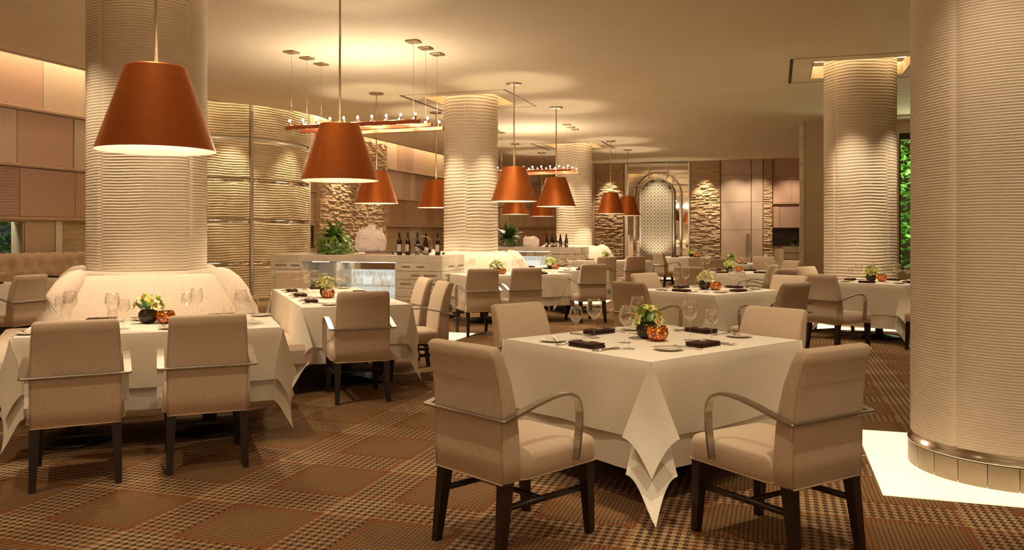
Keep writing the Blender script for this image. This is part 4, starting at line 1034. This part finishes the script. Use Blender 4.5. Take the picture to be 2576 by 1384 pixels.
mb = MB(); mb.lathe([(.001, 0), (.036, 0), (.0375, .004), (.0375, .19), (.030, .215), (.015, .24), (.0135, .30), (.0155, .302), (.0155, .315), (.001, .316)], 20); ME_BOT = mb.mesh('wine_bottle', M['bottle'])
mb = MB(); mb.lathe([(.001, 0), (.040, 0), (.043, .004), (.043, .13), (.030, .20), (.015, .25), (.0145, .30), (.016, .305), (.001, .306)], 20); ME_BOT2 = mb.mesh('burgundy_bottle', M['bottle'])
def label_mesh(r_, z0, z1, w):
    mb = MB(); t = [(-w/2+w*k/8) for k in range(9)]; mb.loft([[(r_*sin(q), -r_*cos(q), z) for q in t] for z in (z0, z1)], False, smooth=True); return mb.mesh('label', M['label'])
ME_LAB = label_mesh(.0381, .05, .15, 1.7); ME_LAB2 = label_mesh(.0436, .03, .10, 1.8)
def onbar(Zm, x, y, z): return Zm @ Vector((x, y, z))
def bottle(p, kind, label, group, tilt=None, sc=1.25):
    o = empty('wine_bottle', p, RZ+random.uniform(-.4, .4)); tag(o, label, 'bottle', group)
    link('body', ME_BOT if kind == 0 else ME_BOT2, o); 
    if kind >= 0: link('label', ME_LAB if kind == 0 else ME_LAB2, o)
    o.scale = (sc, sc, sc)
    if tilt: o.rotation_euler = tilt
    return o
def crystal_rock(p, w, h, label, seed, spiky=True):
    rnd = random.Random(seed); bm = bmesh.new(); bmesh.ops.create_icosphere(bm, subdivisions=4, radius=1)
    from mathutils import noise
    for v in bm.verts:
        q = v.co.copy(); n = noise.cell(Vector((q.x*3.1+seed, q.y*3.1, 0)))*.5
        k = 1+.18*noise.noise(q*1.8+Vector((seed, 0, 0)))+.12*noise.noise(q*5)
        sx = (abs(q.x)**.62)*(1 if q.x > 0 else -1); v.co = Vector((sx*w/2*k, q.y*w*.30*k, h*.36+(abs(q.z)**.6)*(1 if q.z > 0 else -1)*h*.42*k))
        if spiky and q.z > 0: v.co.z += q.z*h*.30*(noise.noise(Vector((q.x*5+seed, q.y*3, 0)))+.2)*1.3 - max(0, q.x)*q.z*h*.25
        v.co.z = max(v.co.z, .0)
    me = bpy.data.meshes.new('crystal'); bm.to_mesh(me); bm.free(); me.materials.append(M['crystal'])
    o = bpy.data.objects.new('crystal_rock', me); COL.objects.link(o); o.location = p; o.rotation_euler.z = RZ; return tag(o, label, 'crystal', 'glowing crystal rocks')
def fern(p, s, label, mat='leaf2', trailing=True, seed=1):
    rnd = random.Random(seed); root = empty('potted_fern', p, RZ); tag(root, label, 'plant', 'potted plants on credenzas')
    mb = MB(); mb.lathe([(.001, 0), (.07*s, .0), (.11*s, .03*s), (.13*s, .08*s), (.13*s, .11*s), (.12*s, .11*s), (.11*s, .09*s), (.001, .06*s)], 32, T=Matrix.Diagonal((1.25, .8, 1, 1))); mb.build('bowl', M['marble'], root)
    mb = MB()
    for k in range(150):
        t = rnd.uniform(0, 6.28); el = rnd.uniform(-.15, 1.0) if k % 5 else rnd.uniform(.9, 1.35); L_ = s*rnd.uniform(.24, .36)
        pts = []; n = 9
        for q in range(n+1):
            u_ = q/n; droop = -.30*u_*u_*cos(el)*(1.3 if trailing else .6); pts.append(Vector((L_*u_*cos(el)*cos(t), L_*u_*cos(el)*sin(t)*.8, .12*s+L_*u_*sin(el)+droop*s*.9)))
        for q in range(1, n):
            d = (pts[q+1]-pts[q-1]).normalized(); side = d.cross(Vector((0, 0, 1))).normalized(); w = s*.05*(1-q/n*.7); nrm = side.cross(d)
            for sg in (-1, 1):
                b0 = pts[q]; tip = b0+side*sg*w+d*w*.5-nrm*w*.15; T3_ = [b0-d*s*.016, tip, b0+d*s*.018]; [setattr(v_, 'z', max(v_.z, .016)) for v_ in T3_]; mb.add(T3_, [(0, 1, 2)])
    o = mb.build('foliage', M[mat], root); o['kind'] = 'stuff'
    if trailing:
        mb = MB()
        for k in range(60):
            t = rnd.uniform(pi*.9, pi*2.1); r0_ = s*rnd.uniform(.06, .15); x, y = r0_*1.25*cos(t), r0_*.8*sin(t)-.02; ln = rnd.uniform(.02, .16)*s*(r0_/(.15*s))**2; q = 0
            while q < ln:
                z = max(.012, .16*s-q); mb.lathe([(.001, -.012), (.012, .0), (.001, .014)], 6, T=Matrix.Translation((x+rnd.uniform(-.012, .012), y-.02+rnd.uniform(-.012, .012), z))); q += .012
        o = mb.build('trailing_succulent', M['trail'], root); o['kind'] = 'stuff'
def bar_top(Zm, H, Lc, which, nm):
    if which == 0:
        fern(onbar(Zm, -2.25, .50, H), 1.75, 'lush green fern with trailing succulents in a marble bowl, near credenza')
        mb = MB(); mb.bbox((0, 0, .025), (.62, .34, .05), .004); o = mb.build('acrylic_tray', M['acrylic'], None, onbar(Zm, -1.38, .5, H), RZ); tag(o, 'clear acrylic stand under the white crystal rock', 'stand')
        crystal_rock(onbar(Zm, -1.55, .5, H+.052), .56, .44, 'large white crystal rock on the near credenza', 3)
        xs = [(-.90, .30, 0), (-.77, .36, 0), (-.66, .5, 0), (-.47, .42, 1), (-.20, .30, 0)]
    else:
        fern(onbar(Zm, -2.15, .5, H), 1.7, 'dark leafy plant in a bowl on the far credenza', 'leaf', False, 4)
        crystal_rock(onbar(Zm, -1.50, .5, H+.002), .44, .36, 'square pink crystal rock on the far credenza', 8, False)
        xs = [(-1.00, .3, 1), (-.88, .4, 1), (-.76, .3, 1), (-.66, .45, 1), (-.46, .3, 1)]
    words = ['first', 'second', 'third', 'fourth', 'last']
    for k, (x, y, kd) in enumerate(xs):
        bottle(onbar(Zm, x, y, H), kd, 'dark wine bottle, %s from left on the %s credenza' % (words[k], nm), 'wine bottles on the %s credenza' % nm, sc=1.2 if which == 0 else 1.15)
    # ring holder with a lying bottle
    p = onbar(Zm, -.42 if which == 0 else -.58, .20, H); root = empty('bottle_holder', p, RZ); tag(root, 'metal ring holder on the %s credenza, cradling a lying bottle' % nm, 'holder', 'bottle holders')
    mb = MB(); mb.tube([(.155*cos(t), 0, .165+.155*sin(t)) for t in [2*pi*q/28 for q in range(28)]], .006, 6, closed=True); mb.build('ring', M['silver'], root)
    for q in range(3):
        mb = MB(); rr_ = .055-.016*q; mb.tube([(-.13+.02*q+rr_*cos(t), -.02, .06+rr_*sin(t)) for t in [2*pi*k/20 for k in range(20)]], .004, 5, closed=True); mb.build('coil', M['silver'], root)
    bottle(onbar(Zm, (-.42 if which == 0 else -.58)+.135, .20, H+.075), 1, 'dark bottle lying tilted in the ring holder, %s credenza' % nm, 'lying bottles', tilt=(0, R(-72), RZ), sc=1.0)
Zm, H_, L_ = credenza(-1.13, 13.3, 3.22, 1.0, 'long white marble credenza with lit glass shelves, left of the middle column', 0); bar_top(Zm, H_, L_, 0, 'near')
Zm2, H_, L_ = credenza(1.80, 21.6, 3.22, 1.0, 'smaller-looking far marble credenza between the middle and distant columns', 1); bar_top(Zm2, H_, L_, 1, 'far')
Zs = Matrix.Translation((0, 0, 0)) @ Matrix.Rotation(RZ, 4, 'Z')
p = Zs @ Vector((0, 0, 0))
# small greens on the near credenza
for k, x in enumerate((-1.0, -.08)):
    p = onbar(Zm, x, .25, H_); o = empty('succulent', p); tag(o, 'tiny green succulent sprig, %s of the bottles on the near credenza' % ['left', 'right'][k], 'plant', 'small succulents')
    for q in range(7): link('leaf', ME_LEAF, o, (0, 0, .005), (0, -.7-.1*(q % 2), q*.9), .75)
# white side cabinet at the far right
cb = empty('side_cabinet', W2(21.5, 3.9)); sx0, sx1 = onwall(1971, 22.2), onwall(2036, 22.2)+.6
cb.location = W2(22.2, sx0); cb.rotation_euler = (0, 0, RZ); tag(cb, 'white slatted marble side cabinet at the far right opening', 'cabinet')
for k in range(6):
    mb = MB(); mb.bbox(((sx1-sx0)/2, .3, .08+.17*k+.08), (sx1-sx0, .6, .155), .004); mb.build('marble_course', M['marble'], cb)
mb = MB(); mb.bbox(((sx1-sx0)/2, .3, .58), (sx1-sx0-.03, .57, 1.0), .004); mb.build('core', M['slot'], cb)
mb = MB(); mb.bbox(((sx1-sx0)/2, .3, .04), (sx1-sx0-.06, .5, .08), .004); mb.build('plinth', M['darkwood'], cb)
fern(W2(22.4, sx0+.28, 1.095), .62, 'small green potted plant on the white side cabinet', 'leaf2', False, 6)

# ------------------------------------------------------------------ ceiling spots on tables, columns and walls
def spot(x, y, tx, ty, tz, e, ang=55, col=WARM2, blend=.8): light('SPOT', (x, y, CEIL-.02), e, col, .04, (tx, ty, tz), ang, blend, name='ceiling_spot')
for (x, y) in (T1, T2, T3, T4, T5, T6, T6b, T7, T8, T9, T10):
    spot(x, y-.3, x, y, .76, 65 if (x, y) in (T1, T2) else 85, 60)
for i, (a, b) in enumerate(COLS):
    c = W2(a, b)
    for k, (dx, dy) in enumerate(((-1.0, -1.25), (1.0, -1.25))):
        spot(c.x+dx, c.y+dy, c.x+dx*.12, c.y-.3, 1.0, [85, 95, 110, 90, 45][i], 48)
for px in (1536, 1775): 
    p = W2(BACK-.75, bx(px)); t = W2(BACK, bx(px), 1.6); light('SPOT', (p.x, p.y, CEIL-.02), 110, WARM2, .04, t, 50, .8, name='wall_washer')
for a in (18.9, 20.6):
    p = W2(a, BL+.75); t = W2(a, BL, 1.4); light('SPOT', (p.x, p.y, CEIL-.02), 90, WARM2, .04, t, 55, .8, name='wall_washer')
for t in (-.95, -.35, .1):
    p = DC+Vector((3.3*cos(t), 3.3*sin(t), CEIL-.02)); q = DC+Vector((2.5*cos(t), 2.5*sin(t), 1.6)); light('SPOT', p, 110, WARM2, .04, q, 60, .8, name='wall_washer')
for px in (1850, 1905, 1990):
    p = W2(BACK-1.2, bx(px)); t = W2(BACK, bx(px), 1.6); light('SPOT', (p.x, p.y, CEIL-.02), 60, WARM2, .04, t, 70, .8, name='wall_washer')
for (x, y) in ((-1.0, 3.2), (1.6, 2.6), (3.5, 8.0), (0, 10.3), (-5.0, 8.5), (-3.5, 3.5), (6.2, 8.0), (3.0, 12.0), (1.5, 18.5), (6.0, 15.5), (-4.0, 12.0)):
    spot(x, y, x, y, 0, 60, 95)

# added soft fill lights behind the camera, to brighten the chair backs
for (x, y) in ((-3.0, -1.6), (0.2, -2.2), (3.4, -1.2)):
    light('POINT', (x, y, 2.5), 22, WARM2, .35, name='fill_light')
